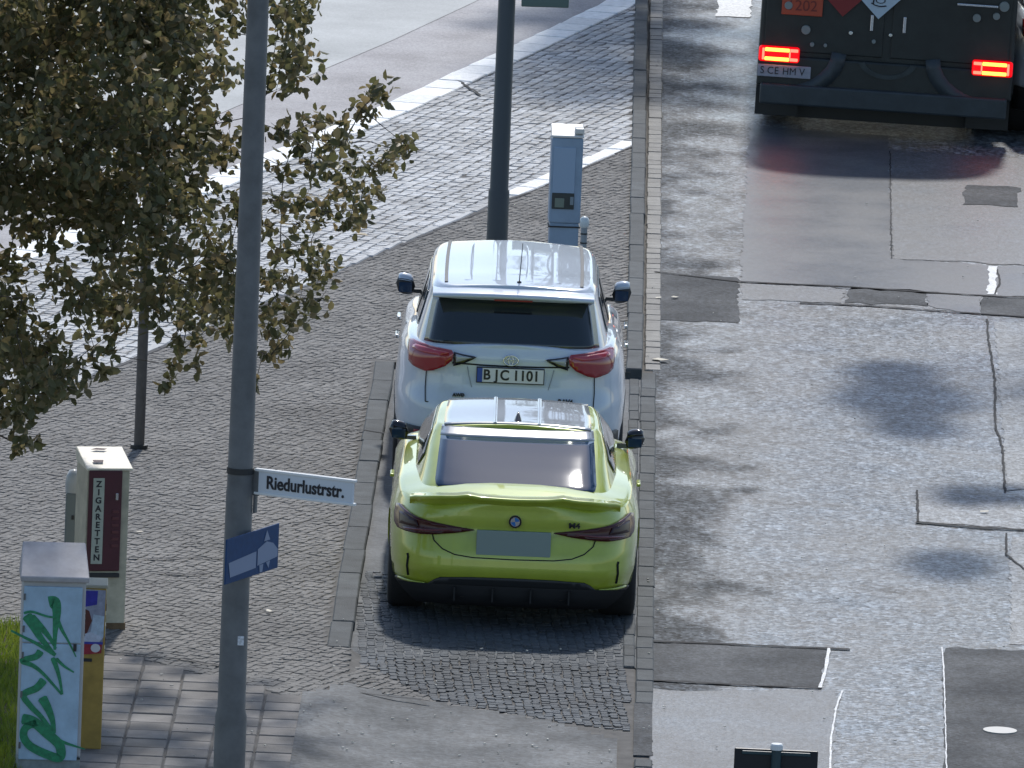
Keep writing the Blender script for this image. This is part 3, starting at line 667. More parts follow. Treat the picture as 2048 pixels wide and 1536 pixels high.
    # boot lid shut line (U shape)
    def line(pts, wd=.006, name='shut_line', off=.003, m=M_seam, par=t):
        P = [sh.rear(x, k, off) for x, k in pts]; b = MB()
        Q = []
        for a, c in zip(P, P[1:]):
            for i in range(4): Q.append(a+(c-a)*i/4)
        Q.append(P[-1])
        rows = []
        for i, q in enumerate(Q):
            tn = (Q[min(i+1, len(Q)-1)]-Q[max(i-1, 0)]).normalized(); nn = tn.cross(Vector((0, -1, 0))).normalized()*wd/2; rows.append([q-nn, q+nn])
        b.grid(rows); o = b.build(name, m, par); s_ = o.modifiers.new('s', 'SOLIDIFY'); s_.thickness = .003; s_.offset = 0; return o
    line([(-.60, 4.45), (-.585, 3.9), (-.52, 3.35), (-.43, 3.0), (-.30, 2.86), (0, 2.82), (.30, 2.86), (.43, 3.0), (.52, 3.35), (.585, 3.9), (.60, 4.45)], .008)
    for sg in (-1, 1):
        line([(sg*.765, 1.35), (sg*.775, 2.0), (sg*.77, 2.55), (sg*.775, 2.75)], .016, 'air_slot')
    # plate recess and plate
    b = MB(); b.box(0, .028, .655, .545, .03, .185); o = b.build('number_plate', mat('grey_plate', (.24, .30, .27), .6), t, bevel=.006)
    # badge
    bc = Vector((.005, .052, .815)); b = MB(); b.cyl(bc+Vector((0, .03, 0)), bc+Vector((0, -.012, 0)), .047, n=32); bd = b.build('roundel_badge', M_gloss, t)
    b = MB(); b.cyl(bc+Vector((0, -.011, 0)), bc+Vector((0, -.014, 0)), .034, n=28); b.build('badge_disc', M_chrome, bd)
    for a0 in (0, math.pi):
        b = MB(); vs = [bc+Vector((0, -.016, 0))]+[bc+Vector((.031*math.cos(a0+R(8)+i*math.pi/2/8), -.016, .031*math.sin(a0+R(8)+i*math.pi/2/8))) for i in range(9)]
        b.add(vs, [tuple(range(10))]); b.build('badge_quarter', mat('badge_blue', (.02, .16, .45), .3), bd)
    text('model_badge', 'M4', .055, M_gloss, t, Matrix.Translation((.44, .052, .80)) @ FACE_BACK, .004, 1.2, bold=.002)
    # diffuser and black lower bumper
    low = [(-.86, .9), (-.80, 1.1), (-.62, 1.0), (-.58, 1.3), (-.53, 1.52), (-.3, 1.62), (0, 1.64), (.3, 1.62), (.53, 1.52), (.58, 1.3), (.62, 1.0), (.80, 1.1), (.86, .9)]
    rear_poly(sh, 'rear_diffuser', M_blk, t, [(-.86, .03)]+low+[(.86, .03)], off=.010, thick=.012)
    b = MB()
    for x in (-.42, -.14, .14, .42): b.box(x, .10, .27, .012, .22, .10)
    stuff(b.build('diffuser_fins', mat('undertray_black', (.012, .012, .013), .7), t))
    b = MB(); b.grid([[(x*w_, y+.10*abs(x)**4, z) for x in np.linspace(-1, 1, 25)] for w_, y, z in ((.84, .03, .33), (.80, .035, .27), (.74, .06, .21), (.70, .12, .165), (.70, .60, .16))]); b.build('undertray', mat('undertray_black', (.012, .012, .013), .7), t, smooth=True)
    for sg in (-1, 1):
        rear_patch(sh, 'bumper_lip', paint, t, lambda s, sg=sg: sg*.64, lambda s, sg=sg: sg*.84, .95, 1.1, off=.016, nx=8, nk=2, thick=.012)
    for x in (-.36, -.255, .255, .36):
        b = MB(); b.grid([[Vector((x+r*math.cos(a), y, .285+r*math.sin(a))) for a in np.linspace(0, 2*math.pi, 20, endpoint=False)] for r, y in ((.036, .16), (.041, .055), (.045, .05), (.043, .06), (.04, .16))], closed=True); o = b.build('exhaust_tip', mat('dark_chrome', (.18, .15, .13), .3, metal=1), t, smooth=True)
    for y, w_ in ((.93, .275), (3.79, .265)):
        for sg in (-1, 1): wheel_tree(t, (sg*(.918-w_/2), y, .345), .345, w_, sg, M_rimd)
    for sg in (-1, 1):
        mirror(t, sg*.895, 2.86, .985, sg, M_gloss, M_gloss, .80)
        b = MB(); b.box(sg*.925, 2.02, .80, .03, .19, .025); b.build('door_handle', paint, t, bevel=.008)
    return t
coupe = build_coupe()
coupe.location = (0.0, -.05, 0.0); coupe.rotation_euler = (0, 0, R(.6))
# ---------------------------------------------- white SUV
def build_suv():
    t = empty('suv', (0, 0, 0), 0, 'white compact SUV parked in the bay directly in front of the yellow-green coupe', 'car')
    paint = mat('white_paint_car', (.56, .63, .70), .32, coat=1.0, noise=.03, nscale=3)
    def fl(w): return [(0, w-.02), (.5, w), (.95, w+.0), (1.8, w-.015), (3, w-.01), (3.7, w), (4.57, w-.05)]
    Lv = [([(0, .30), (.6, .26), (4.6, .24)], fl(.89), .12, 4.5),
          ([(0, .42), (4.6, .38)], fl(.915), .04, 4.55),
          ([(0, .56), (4.6, .5)], fl(.925), .0, 4.57),
          ([(0, .72), (4.6, .62)], fl(.925), .01, 4.57),
          ([(0, .84), (2, .86), (4.6, .70)], fl(.915), .06, 4.55),
          ([(0, .98), (2, .98), (4.6, .78)], fl(.90), .075, 4.52),
          ([(0, 1.10), (1, 1.10), (3, 1.03), (4.6, .84)], [(0, .855), (.6, .875), (2, .86), (4.6, .84)], .07, 4.46),
          ([(0, 1.17), (1, 1.18), (3, 1.08), (4.6, .88)], [(0, .80), (.6, .825), (2, .81), (4.6, .78)], .095, 4.38)]
    sh = Shell(Lv, n=6.0)
    body = sh.mesh('body', paint, t, lambda y: interp([(0, .03), (3, .06), (4.5, .06)], y), p=2.4)
    arches(body, (.93, 3.59), .39, .92, .35)
    b = MB(); b.box(0, 2.3, .46, 1.5, 3.7, .4); b.build('floor_pan', M_blk, t)
    gl = [([(0, 1.13), (2.5, 1.11), (4, 1.05)], [(0, .765), (.6, .78), (2, .78), (4, .74)], .11, 3.75),
          ([(0, 1.20), (2.5, 1.18), (4, 1.13)], [(0, .745), (.6, .76), (2, .76), (4, .71)], .15, 3.55),
          ([(0, 1.35), (4, 1.33)], [(0, .70), (.6, .715), (2, .715), (4, .66)], .25, 3.22),
          ([(0, 1.49), (4, 1.49)], [(0, .665), (.6, .675), (2, .675), (4, .62)], .36, 2.94),
          ([(0, 1.565), (2, 1.60), (4, 1.58)], [(0, .645), (.6, .655), (2, .65), (3, .62)], .40, 2.74),
          ([(0, 1.59), (1, 1.62), (2, 1.635), (4, 1.62)], [(0, .61), (.6, .62), (2, .615), (3, .585)], .43, 2.64)]
    gh = Shell(gl, n=8.0)
    cab = gh.mesh('cabin', paint, t, lambda y: .022, bottom=False)
    rear_patch(gh, 'rear_window', M_glassd, t, lambda s: -.69+.062*s, lambda s: .69-.062*s, .80, 3.25, off=.006, nx=18, nk=8)
    # roof spoiler
    rows = []
    for j in range(25):
        x = -.635+1.27*j/24; u = abs(x)/.635; y0 = .235+.05*u**5; z0 = 1.545+.018*(1-u**3)
        rows.append([(x, .60, z0+.048-.02*u**4), (x, .46, z0+.042-.02*u**4), (x, y0+.05, z0+.018), (x, y0, z0+.004), (x, y0+.005, z0-.018), (x, y0+.10, z0-.03), (x, .46, z0-.03)])
    b = MB(); b.grid(rows); o = b.build('roof_spoiler', paint, t, smooth=True)
    b = MB(); b.box(0, .255, 1.53, .30, .012, .012); b.build('brake_light_strip', mat('dim_red_lens', (.25, .01, .01), .3), o)
    # roof ditches and ribs, rails
    for sx in (-.54, .54):
        b = MB(); rr = []
        for i in range(15):
            y = .55+2.03*i/14; z, W = gh.params(5, y); bend = .04*(i/14)**3+.02*(1-i/14)**4; x = sx*(1-bend*.6); u = min(1, abs(x)/W); zz = z+.022*(1-u**2.2)+.002
            rr.append([(x-.014, y, zz-.004), (x-.012, y, zz+.003), (x+.012, y, zz+.003), (x+.014, y, zz-.004)])
        b.grid(rr); b.build('roof_channel', M_blk, t)
    for sx in (-.36, -.14, .12, .34):
        b = MB(); rr = []
        for i in range(15):
            y = .62+1.90*i/14; z, W = gh.params(5, y); u = abs(sx)/W; zz = z+.022*(1-u**2.2)+.001; e = .0025*math.sin(math.pi*i/14)**.4 if 0 < i < 14 else 0
            rr.append([(sx-.03, y, zz), (sx-.012, y, zz+e), (sx+.012, y, zz+e), (sx+.03, y, zz)])
        b.grid(rr); b.build('roof_rib', paint, t, smooth=True)
    b = MB(); b.cyl((0.04, .56, 1.612), (0.04, .56, 1.64), .026, .016, n=14); an = b.build('antenna_base', M_gloss, t, smooth=True)
    b = MB(); b.cyl((.04, .56, 1.635), (.055, .30, 1.98), .005, .003, n=6); b.v = b.v; b.build('antenna_rod', M_gloss, an)
    for sg in (-1, 1):
        side_patch(gh, 'side_window', M_glassd, t, [(.72, 1.3), (1.6, 1.05), (2.5, .95), (3.15, .95), (2.7, 2.7), (2.4, 3.35), (1.2, 3.45), (.85, 3.0)], sg)
        side_patch(gh, 'window_pillar', M_blk, t, [(1.62, 1.05), (1.72, 1.05), (1.68, 3.4), (1.60, 3.4)], sg, off=.010)
    rows = []
    for i in range(9):
        k = .8+2.9*i/8; yr, yf = gh.params(k); yc, L = (yr+yf)/2, (yf-yr)/2+.004
        z, W = gh.params(k, yf); rows.append([(x, yc+L*(1-min(.999, abs(x)/W)**8)**(1/8), z+.001) for x in np.linspace(-.63+.05*i/8, .63-.05*i/8, 15)])
    b = MB(); b.grid(rows); o = b.build('windscreen', M_glass, t, smooth=True); s_ = o.modifiers.new('s', 'SOLIDIFY'); s_.thickness = .006; s_.offset = 0
    lens = mat('red_lens', (.30, .012, .018), .15, coat=1.0, spec=.6)
    for sg in (-1, 1):
        o = rear_poly(sh, 'tail_light', lens, t, [(sg*x, k) for x, k in ((.45, 6.25), (.465, 6.62), (.56, 6.75), (.68, 6.92), (.76, 6.98), (.795, 6.8), (.80, 6.0), (.79, 5.35), (.755, 5.1), (.66, 4.90), (.60, 5.0), (.51, 5.35), (.46, 5.75))], off=.018, thick=.04)
        rear_poly(sh, 'sunlit_lens_top', mat('sunlit_red_lens', (.42, .03, .045), .2, coat=1), o, [(sg*x, k) for x, k in ((.48, 6.42), (.56, 6.60), (.68, 6.78), (.75, 6.82), (.775, 6.6), (.78, 6.35), (.70, 6.20), (.56, 6.05))], off=.042, thick=.004)  # paler red stands for sun on the lamp's upper bevel
        o = rear_poly(sh, 'reversing_light', M_gloss, t, [(sg*x, k) for x, k in ((.27, 6.00), (.30, 5.85), (.37, 5.55), (.45, 5.35), (.45, 6.45), (.38, 6.25), (.29, 6.1))], off=.012, thick=.02)
        rear_poly(sh, 'clear_lens', mat('clear_lens', (.35, .38, .40), .15, coat=1), o, [(sg*x, k) for x, k in ((.31, 5.98), (.37, 5.78), (.43, 5.62), (.435, 6.28), (.38, 6.12))], off=.026, thick=.004)
    def line(pts, wd=.008, name='shut_line', off=.004, m=M_seam, par=t):
        P = [sh.rear(x, k, off) for x, k in pts]; Q = []
        for a, c in zip(P, P[1:]):
            for i in range(4): Q.append(a+(c-a)*i/4)
        Q.append(P[-1]); b = MB(); rows = []
        for i, q in enumerate(Q):
            tn = (Q[min(i+1, len(Q)-1)]-Q[max(i-1, 0)]).normalized(); nn = tn.cross(Vector((0, -1, 0))).normalized()*wd/2; rows.append([q-nn, q+nn])
        b.grid(rows); o = b.build(name, m, par); s_ = o.modifiers.new('s', 'SOLIDIFY'); s_.thickness = .003; s_.offset = 0; return o
    line([(-.66, 3.1), (-.665, 4), (-.66, 5.05)]); line([(.66, 3.1), (.665, 4), (.66, 5.05)])
    line([(-.66, 3.1), (-.4, 2.95), (0, 2.9), (.4, 2.95), (.66, 3.1)])
    line([(-.46, 5.55), (-.2, 5.48), (0, 5.46), (.2, 5.48), (.46, 5.55)], .012, 'tailgate_crease')
    line([(-.34, 5.35), (-.325, 4.8), (-.30, 4.15)], .006, 'plate_crease', m=mat('crease', (.25, .28, .32), .6)); line([(.34, 5.35), (.325, 4.8), (.30, 4.15)], .006, 'plate_crease', m=MATS['crease'])
    # plate
    b = MB(); b.box(0, .055, .965, .525, .012, .115); pl = b.build('number_plate', M_plate, t, bevel=.004)
    b = MB(); b.box(0, .050, .965, .535, .008, .128); b.build('plate_frame', M_ink, pl, bevel=.003)
    b = MB(); b.box(0, .047, .965, .52, .006, .11); b.build('plate_face', M_plate, pl)
    b = MB(); b.box(-.240, .0425, .965, .04, .004, .11); b.build('euro_band', M_eu, pl)
    for ch, cx in zip('BJC1101', (-.185, -.108, -.045, .045, .098, .151, .204)):
        text('plate_letter', ch, .112, M_ink, pl, Matrix.Translation((cx, .043, .965)) @ FACE_BACK, .002, .92, bold=.003)
    # emblem: ring with horned inner oval
    em = MB(); ec = Vector((0, .055, 1.085))
    def ring(rx, rz, t_, dx=0, dz=0): em.grid([[ec+Vector((dx+math.cos(a)*(rx+math.cos(p)*t_), math.sin(p)*t_, dz+math.sin(a)*(rz+math.cos(p)*t_))) for p in np.linspace(0, 2*math.pi, 6, endpoint=False)] for a in np.linspace(0, 2*math.pi, 29)], closed=True)
    ring(.058, .040, .006); ring(.019, .034, .005, 0, -.002); ring(.040, .014, .005, 0, .018); em.build('oval_emblem', M_chrome, t, smooth=True)
    text('badge_text', 'AWD', .035, M_ink, t, Matrix.Translation((-.40, .030, .80)) @ FACE_BACK, .012, 1.1, bold=.001)
    text('badge_text', 'RAV4', .045, M_ink, t, Matrix.Translation((.44, .034, .78)) @ FACE_BACK, .012, 1.1, bold=.001)
    rear_patch(sh, 'rear_bumper', M_blk, t, lambda s: -.86, lambda s: .86, .05, 1.75, off=.012, nx=30, nk=6, thick=.02)
    for sg in (-1, 1): rear_patch(sh, 'reflector', mat('dim_red_lens', (.25, .01, .01), .3), t, lambda s, sg=sg: sg*.60, lambda s, sg=sg: sg*.74, 1.35, 1.6, off=.026, nx=6, nk=2, thick=.01)
    for y in (.93, 3.59):
        for sg in (-1, 1): wheel_tree(t, (sg*.79, y, .35), .35, .235, sg, M_rim)
    for sg in (-1, 1):
        mirror(t, sg*.875, 2.78, 1.235, sg, M_blk, paint, .82, 1.3)
        for y in (1.55, 2.5):
            b = MB(); b.box(sg*.915, y, 1.02, .03, .2, .03); b.build('door_handle', M_chrome, t, bevel=.008)
    return t
suv = build_suv(); 
suv.location = (-.12, 5.68, 0); suv.rotation_euler = (0, 0, R(.5))
white_car = copy_tree(suv); white_car.name = 'suv.001'; white_car.location = (5.41, 27.3, 0)
white_car['label'] = 'white car cut off by the right edge of the photo, beside the dark truck'
# ---------------------------------------------- dark tanker truck
def build_truck():
    t = empty('tanker_truck', (0, 0, 0), 0, 'dark green tanker truck with glowing red tail lights and hazard placards', 'truck')
    dk = mat('dark_truck_paint', (.017, .022, .021), .42, noise=.3, nscale=5); dk2 = mat('truck_frame', (.035, .045, .045), .55, noise=.3, nscale=8); bar = mat('underrun_grey', (.035, .046, .052), .5, noise=.2, nscale=6)
    # tank (superellipse section)
    rows = []
    for i, (y, k) in enumerate(((.50, .0), (.42, .35), (.40, .7), (.45, .93), (.55, 1), (9.5, 1))):
        rows.append([Vector((1.22*k*math.copysign(abs(math.cos(a))**.62, math.cos(a)), y, 2.60+1.35*k*math.copysign(abs(math.sin(a))**.7, math.sin(a)))) for a in np.linspace(0, 2*math.pi, 56, endpoint=False)])
    b = MB(); b.grid(rows, closed=True); b.build('tank', dk, t, smooth=True)
    b = MB(); b.box(0, .30, 1.55, 2.50, .30, 1.50); b.build('rear_cabinet', dk, t, bevel=.03)
    for s_ in (-1, 1):
        b = MB(); b.box(s_*.62, .143, 1.62, 1.16, .02, 1.22); dd = b.build('cabinet_door', dk, t, bevel=.012)
        b = MB(); b.box(s_*.16, .12, 1.35, .03, .03, .16); b.build('handle', M_chrome, dd, bevel=.005)
    b = MB(); b.box(0, 4.8, 1.02, 1.0, 9.2, .24); b.build('chassis', dk2, t)
    b = MB(); b.box(0, 9.95, 2.2, 2.45, 1.6, 2.9); b.build('cab', dk, t, bevel=.08)
    # lamp carrier and bumper
    b = MB(); b.box(0, .12, .82, 2.50, .10, .30); b.build('lamp_carrier', dk, t, bevel=.02)
    b = MB(); b.box(0, .05, .60, 2.42, .12, .20); b.build('underrun_bar', bar, t, bevel=.02)
    for s_ in (-1, 1):
        b = MB(); b.box(s_*1.04, .70, .50, .42, .02, .40); b.build('mud_flap', M_blk, t)
    b = MB(); b.box(0, .9, .42, 1.7, .05, .30); b.build('added_darkening_panel', M_blk, t)  # black panel added to darken the space under the truck
    # arched mudguard shapes
    for s_ in (-1, 1):
        b = MB(); rows = []
        for a in np.linspace(0, math.pi*.5, 9):
            cx, cz = s_*1.12, 1.02; r = .62
            for rr in (0,): pass
            rows.append([(cx-s_*r*math.sin(a)*.95, .20, cz-r*math.cos(a)*.62+.02), (cx-s_*(r+.15)*math.sin(a)*.95, .20, cz-(r+.0)*math.cos(a)*.62-.12*math.cos(a)-.0)])
        b.grid(rows); o = b.build('mudguard', bar, t, smooth=True); q = o.modifiers.new('s', 'SOLIDIFY'); q.thickness = .3; q.offset = 0
    # lights
    red = mat('lit_red', (.3, .0, .0), .3, emit=(1, .0, .005), emit_s=.8); hot = mat('lit_core', (.4, .1, .02), .3, emit=(1, .22, .03), emit_s=6.0); hotp = mat('lit_side', (.4, .1, .05), .3, emit=(1, .08, .05), emit_s=4)
    for s_ in (-1, 1):
        b = MB(); cx = s_*1.045; b.box(cx, .055, .99, .40, .06, .155); l = b.build('tail_light', red, t, bevel=.025)
        b = MB(); b.box(cx+s_*.02, .018, 1.035, .24, .02, .035); b.build('light_bar', hot, l, bevel=.008)
        b = MB(); b.box(cx+s_*.02, .018, .945, .24, .02, .035); b.build('light_bar', hot, l, bevel=.008)
        b = MB(); b.box(cx+s_*.155, .018, .99, .022, .02, .115); b.build('light_bar', hotp, l, bevel=.006)
        for z in (1.035, .945):
            b = MB(); b.box(cx-s_*.145, .018, z, .08, .02, .03); b.build('light_bar', hotp, l, bevel=.006)
        b = MB(); b.box(cx-s_*.105, .018, .99, .014, .02, .06); b.build('light_bar', hotp, l, bevel=.004)
    # plate
    b = MB(); b.box(-.985, .04, .825, .52, .012, .12); pl = b.build('number_plate', mat('dirty_plate', (.30, .31, .36), .5, noise=.15), t, bevel=.01)
    for ch, cx in zip('SCEHMV', (-1.20, -1.12, -1.06, -.97, -.90, -.81)):
        text('plate_letter', ch, .10, M_ink, pl, Matrix.Translation((cx, .032, .825)) @ FACE_BACK, .002, .9)
    # placards
    b = MB(); b.box(-.85, .10, 1.53, .40, .012, .30); o = b.build('hazard_plate', mat('hazard_orange', (.42, .07, .03), .5), t, bevel=.01)
    text('plate_number', '30\n1202', .15, mat('plate_line', (.18, .03, .02), .5), o, Matrix.Translation((-.85, .092, 1.54)) @ FACE_BACK, .002, 1.0, space=.9)
    def diamond(name, cx, cz, r, m):
        b = MB(); b.add([(cx+r, .11, cz), (cx, .11, cz+r), (cx-r, .11, cz), (cx, .11, cz-r), (cx+r, .095, cz), (cx, .095, cz+r), (cx-r, .095, cz), (cx, .095, cz-r)], [(0, 1, 2, 3), (7, 6, 5, 4), (0, 4, 5, 1), (1, 5, 6, 2), (2, 6, 7, 3), (3, 7, 4, 0)]); return b.build(name, m, t)
    diamond('flame_placard', -.45, 1.61, .215, mat('placard_red', (.22, .02, .02), .5))
    dw = diamond('environment_placard', -.10, 1.61, .215, mat('placard_white', (.45, .55, .62), .5))
    b = MB()
    dx, dz = -.20, .11
    P = [(.02+dx, 1.44+dz), (.06+dx, 1.42+dz), (.11+dx, 1.41+dz), (.17+dx, 1.42+dz)]
    for (x0, z0), (x1, z1) in zip(P, P[1:]): b.cyl((x0, .09, z0), (x1, .09, z1), .006, n=6)
    b.cyl((.04+dx, .09, 1.43+dz), (.045+dx, .09, 1.54+dz), .007, n=6); b.cyl((.045+dx, .09, 1.5+dz), (.02+dx, .09, 1.53+dz), .005, n=6); b.cyl((.045+dx, .09, 1.49+dz), (.07+dx, .09, 1.53+dz), .005, n=6)
    b.grid([[(.11+dx+.045*math.cos(a)*k, .09, 1.47+dz+.028*math.sin(a)*k) for a in np.linspace(0, 2*math.pi, 16, endpoint=False)] for k in (.85, 1.1)], closed=True); b.build('placard_symbol', M_ink, dw)
    b = MB(); b.box(.86, .06, 1.60, .40, .05, .025); b.build('grab_rail', M_chrome, t, bevel=.006)
    for (x, z, r, mm) in ((-.80, 1.24, .045, 0), (-.985, 1.47, .04, 0), (-.36, 1.24, .02, 1), (.03, 1.245, .018, 1), (-.13, 1.17, .02, 0), (-.73, 1.10, .022, 0), (-.60, 1.10, .018, 0), (.86, 1.47, .04, 0), (1.05, 1.50, .035, 0), (1.12, 1.60, .05, 0)):
        b = MB(); b.cyl((x, .13, z), (x, .085, z), r, n=16); b.build('fitting', mat('pale_fitting', (.22, .25, .24), .5) if not mm else mat('bright_fitting', (.8, .8, .75), .2, metal=1), t, bevel=.004)
    b = MB(); b.grid([[(.02+r*math.cos(a), .09, 1.02+r*.7*math.sin(a)) for a in np.linspace(math.pi*1.1, math.pi*1.9, 12)] for r in (.24, .30)]); o = b.build('hose_cradle', dk2, t); q = o.modifiers.new('s', 'SOLIDIFY'); q.thickness = .04
    for y in (1.35, 2.65, 8.6):
        for s_ in (-1, 1): wheel_tree(t, (s_*1.05, y, .71), .50, .32, s_, M_rimd)
    return t
tr = build_truck(); tr.location = (3.23, 27.0, -.21); tr.rotation_euler = (0, R(1.3), R(-1.2))
# ================================================================== STREET FURNITURE
M_pole = mat('painted_steel', (.125, .127, .127), .5, noise=.25, nscale=5)
def pole_at(base, top_px, Y=None): pass
# near lamp post
pb = G(452, 1700); y0 = pb.y
lp = empty('street_lamp', (pb.x, pb.y, 0), 0, 'tall grey-blue lamp post in front of the tree, carrying the white street name sign', 'lamp post')
b = MB()
prof = [(0, .105), (.9, .104), (.95, .092), (2.4, .088), (2.42, .084), (9, .055)]
n = 24; b.grid([[(r*math.cos(a), r*math.sin(a), z) for a in np.linspace(0, 2*math.pi, n, endpoint=False)] for z, r in prof], closed=True); b.build('post', M_pole, lp, smooth=True)
b = MB(); b.grid([[(r*math.cos(a), r*math.sin(a), z) for a in np.linspace(0, 2*math.pi, n, endpoint=False)] for z, r in ((2.52, .085), (2.52, .09), (2.56, .09), (2.56, .085))], closed=True); b.build('clamp_band', M_blk, lp)
b = MB(); b.cyl((0, 0, 9), (.9, 0, 9.5), .04, n=12); b.build('arm', M_pole, lp, smooth=True)
b = MB(); b.box(1.2, 0, 9.52, .7, .25, .12); b.build('lamp_head', M_pole, lp, bevel=.03)
b = MB(); b.box(.045, -.082, 1.42, .045, .008, .06); b.build('sticker', mat('sticker_white', (.6, .62, .65), .5, noise=.4, nscale=80), lp)
PBX, PBY = pb.x, pb.y
def pole_frame(px, py):     # world point at the pole's depth
    return AT(px, py, PBY)
# street name sign
a0 = pole_frame(512, 962); yw = R(-24)
sg_w, sg_h = .70, .155
ss = empty('street_name_sign', a0, yw, 'white street name sign with black lettering on the near lamp post', 'street sign')
b = MB(); b.box(.36, 0, 0, sg_w, .025, sg_h); b.build('plate', mat('sign_white', (.62, .65, .68), .4), ss, bevel=.006)
for z in (sg_h/2, -sg_h/2):
    b = MB(); b.box(.36, 0, z, sg_w+.03, .04, .018); b.build('frame_rail', mat('sign_frame', (.75, .75, .72), .35), ss, bevel=.004)
b = MB(); b.box(.0, 0, -.01, .05, .03, sg_h*1.1); b.box(.0, 0, -.14, .02, .03, .14); b.build('bracket', M_pole, ss, bevel=.003)
text('lettering', 'Riedurlustrstr.', .118, M_ink, ss, Matrix.Translation((.365, -.015, -.002)) @ FACE_BACK, .002, .82, bold=.003)
# blue sign, turned away
a1 = pole_frame(505, 1101); 
bs = empty('blue_sign', (a1.x+.0, a1.y-.12, a1.z), R(66), 'small blue sign with a white lorry pictogram strapped to the near lamp post', 'traffic sign')
b = MB(); b.box(0, 0, 0, .78, .012, .30); b.build('plate', mat('sign_blue', (.005, .045, .14), .65, noise=.15, nscale=20), bs, bevel=.005)
wm = mat('sign_pictogram', (.22, .27, .38), .6)
b = MB()
def flat(poly, y=-.009): 
    b.add([(p[0], y, p[1]) for p in poly], [tuple(range(len(poly)))])
flat([(-.36, -.01), (.05, .01), (.05, -.10), (-.33, -.11)]); flat([(.07, .02), (.2, .055), (.30, .03), (.37, -.02), (.37, -.07), (.07, -.09)]); flat([(.16, .06), (.20, .13), (.25, .06)])
flat([(.10, -.09), (.16, -.09), (.15, -.14), (.11, -.14)]); flat([(.20, -.085), (.26, -.08), (.24, -.13)])
b.build('pictogram', wm, bs)
for z in (.1, -.1):
    b = MB(); b.box(-.0, .05, z, .05, .10, .03); b.build('bracket', M_pole, bs)
# second lamp post behind the SUV
q = AT(992, 560, 15.5); base = G(990, 575)
l2 = empty('street_lamp', (base.x, base.y, SWZ), 0, 'dark lamp post standing behind the white SUV, carrying a small sign at the top', 'lamp post')
b = MB(); b.grid([[(r*math.cos(a), r*math.sin(a), z) for a in np.linspace(0, 2*math.pi, n, endpoint=False)] for z, r in ((0, .095), (.8, .093), (.82, .082), (8, .055))], closed=True); b.build('post', mat('dark_steel', (.05, .06, .065), .5), l2, smooth=True)
b = MB(); b.cyl((0, 0, 8), (.9, 0, 8.4), .035, n=12); b.build('arm', MATS['dark_steel'], l2)
b = MB(); b.box(1.2, 0, 8.42, .7, .25, .12); b.build('lamp_head', MATS['dark_steel'], l2, bevel=.03)
c = AT(1092, -32, base.y)
s2 = empty('lamp_post_sign', (c.x, c.y-.05, c.z), R(6), 'grey-green sign panel on the dark lamp post at the top edge of the photo', 'traffic sign')
b = MB(); b.box(0, 0, 0, .42, .02, .40); b.build('plate', mat('sign_back', (.10, .15, .14), .45, metal=.3), s2, bevel=.01)
b = MB(); b.box(-.19, .01, -.05, .20, .03, .03); b.build('bracket', MATS['dark_steel'], s2)
# ticket machine
tb = G(1118, 664, SWZ)
tm = empty('ticket_machine', (tb.x, tb.y, SWZ), R(3), 'blue-grey parking ticket machine with a dark display, standing behind the white SUV', 'ticket machine')
blue = mat('machine_blue', (.24, .33, .43), .4, noise=.1, nscale=6); grey = mat('machine_grey', (.20, .25, .28), .45)
b = MB(); b.box(0, 0, 1.33, .27, .24, .74); b.build('cabinet', blue, tm, bevel=.015)
b = MB(); b.box(0, 0, .48, .25, .22, .96); b.build('pedestal', blue, tm, bevel=.008)
b = MB(); b.add([(-.14, -.13, 1.70), (.14, -.13, 1.70), (.14, .13, 1.76), (-.14, .13, 1.76), (-.14, -.13, 1.72), (.14, -.13, 1.72), (.14, .13, 1.79), (-.14, .13, 1.79)], [(3, 2, 1, 0), (4, 5, 6, 7), (0, 1, 5, 4), (1, 2, 6, 5), (2, 3, 7, 6), (3, 0, 4, 7)]); b.build('lid', mat('machine_lid', (.65, .63, .58), .35), tm, bevel=.008)
b = MB(); b.box(.10, -.05, 1.76, .08, .14, .05); b.build('solar_unit', mat('machine_lid', (.65, .63, .58), .35), tm, bevel=.012)
b = MB(); b.box(-.02, -.122, 1.42, .19, .012, .40); fp = b.build('front_panel', mat('machine_panel', (.28, .38, .50), .4), tm, bevel=.008)
b = MB(); b.box(-.02, -.124, 1.155, .19, .014, .14); dp = b.build('coin_bay', mat('bay_dark', (.02, .03, .03), .3), tm, bevel=.004)
b = MB(); b.box(-.05, -.133, 1.14, .08, .008, .08); b.build('coin_slot', mat('slot_grey', (.16, .20, .16), .4), dp, bevel=.003)
b = MB(); b.box(.055, -.133, 1.16, .03, .008, .07); b.build('button_row', grey, dp, bevel=.003)
b = MB(); b.box(0, 0, .93, .275, .245, .012); b.build('joint', M_blk, tm)
# bollard beside it
bb = G(1160, 652, SWZ); bl = empty('bollard', (bb.x, bb.y, SWZ), 0, 'slim grey bollard with a pale cap just right of the parking ticket machine', 'bollard')
b = MB(); b.cyl((0, 0, 0), (0, 0, .86), .028, n=16); b.build('post', mat('bollard_grey', (.26, .29, .31), .4), bl, smooth=False)
b = MB(); b.grid([[(r*math.cos(a), r*math.sin(a), z) for a in np.linspace(0, 2*math.pi, 18, endpoint=False)] for z, r in ((.86, .03), (.87, .04), (.91, .042), (.94, .036), (.955, .015), (.957, 0))], closed=True); b.build('cap', mat('bollard_cap', (.6, .65, .65), .3), bl, smooth=True)
for z in (.72, .80):
    b = MB(); b.cyl((0, 0, z), (0, 0, z+.012), .031, n=16); b.build('ring', M_blk, bl)
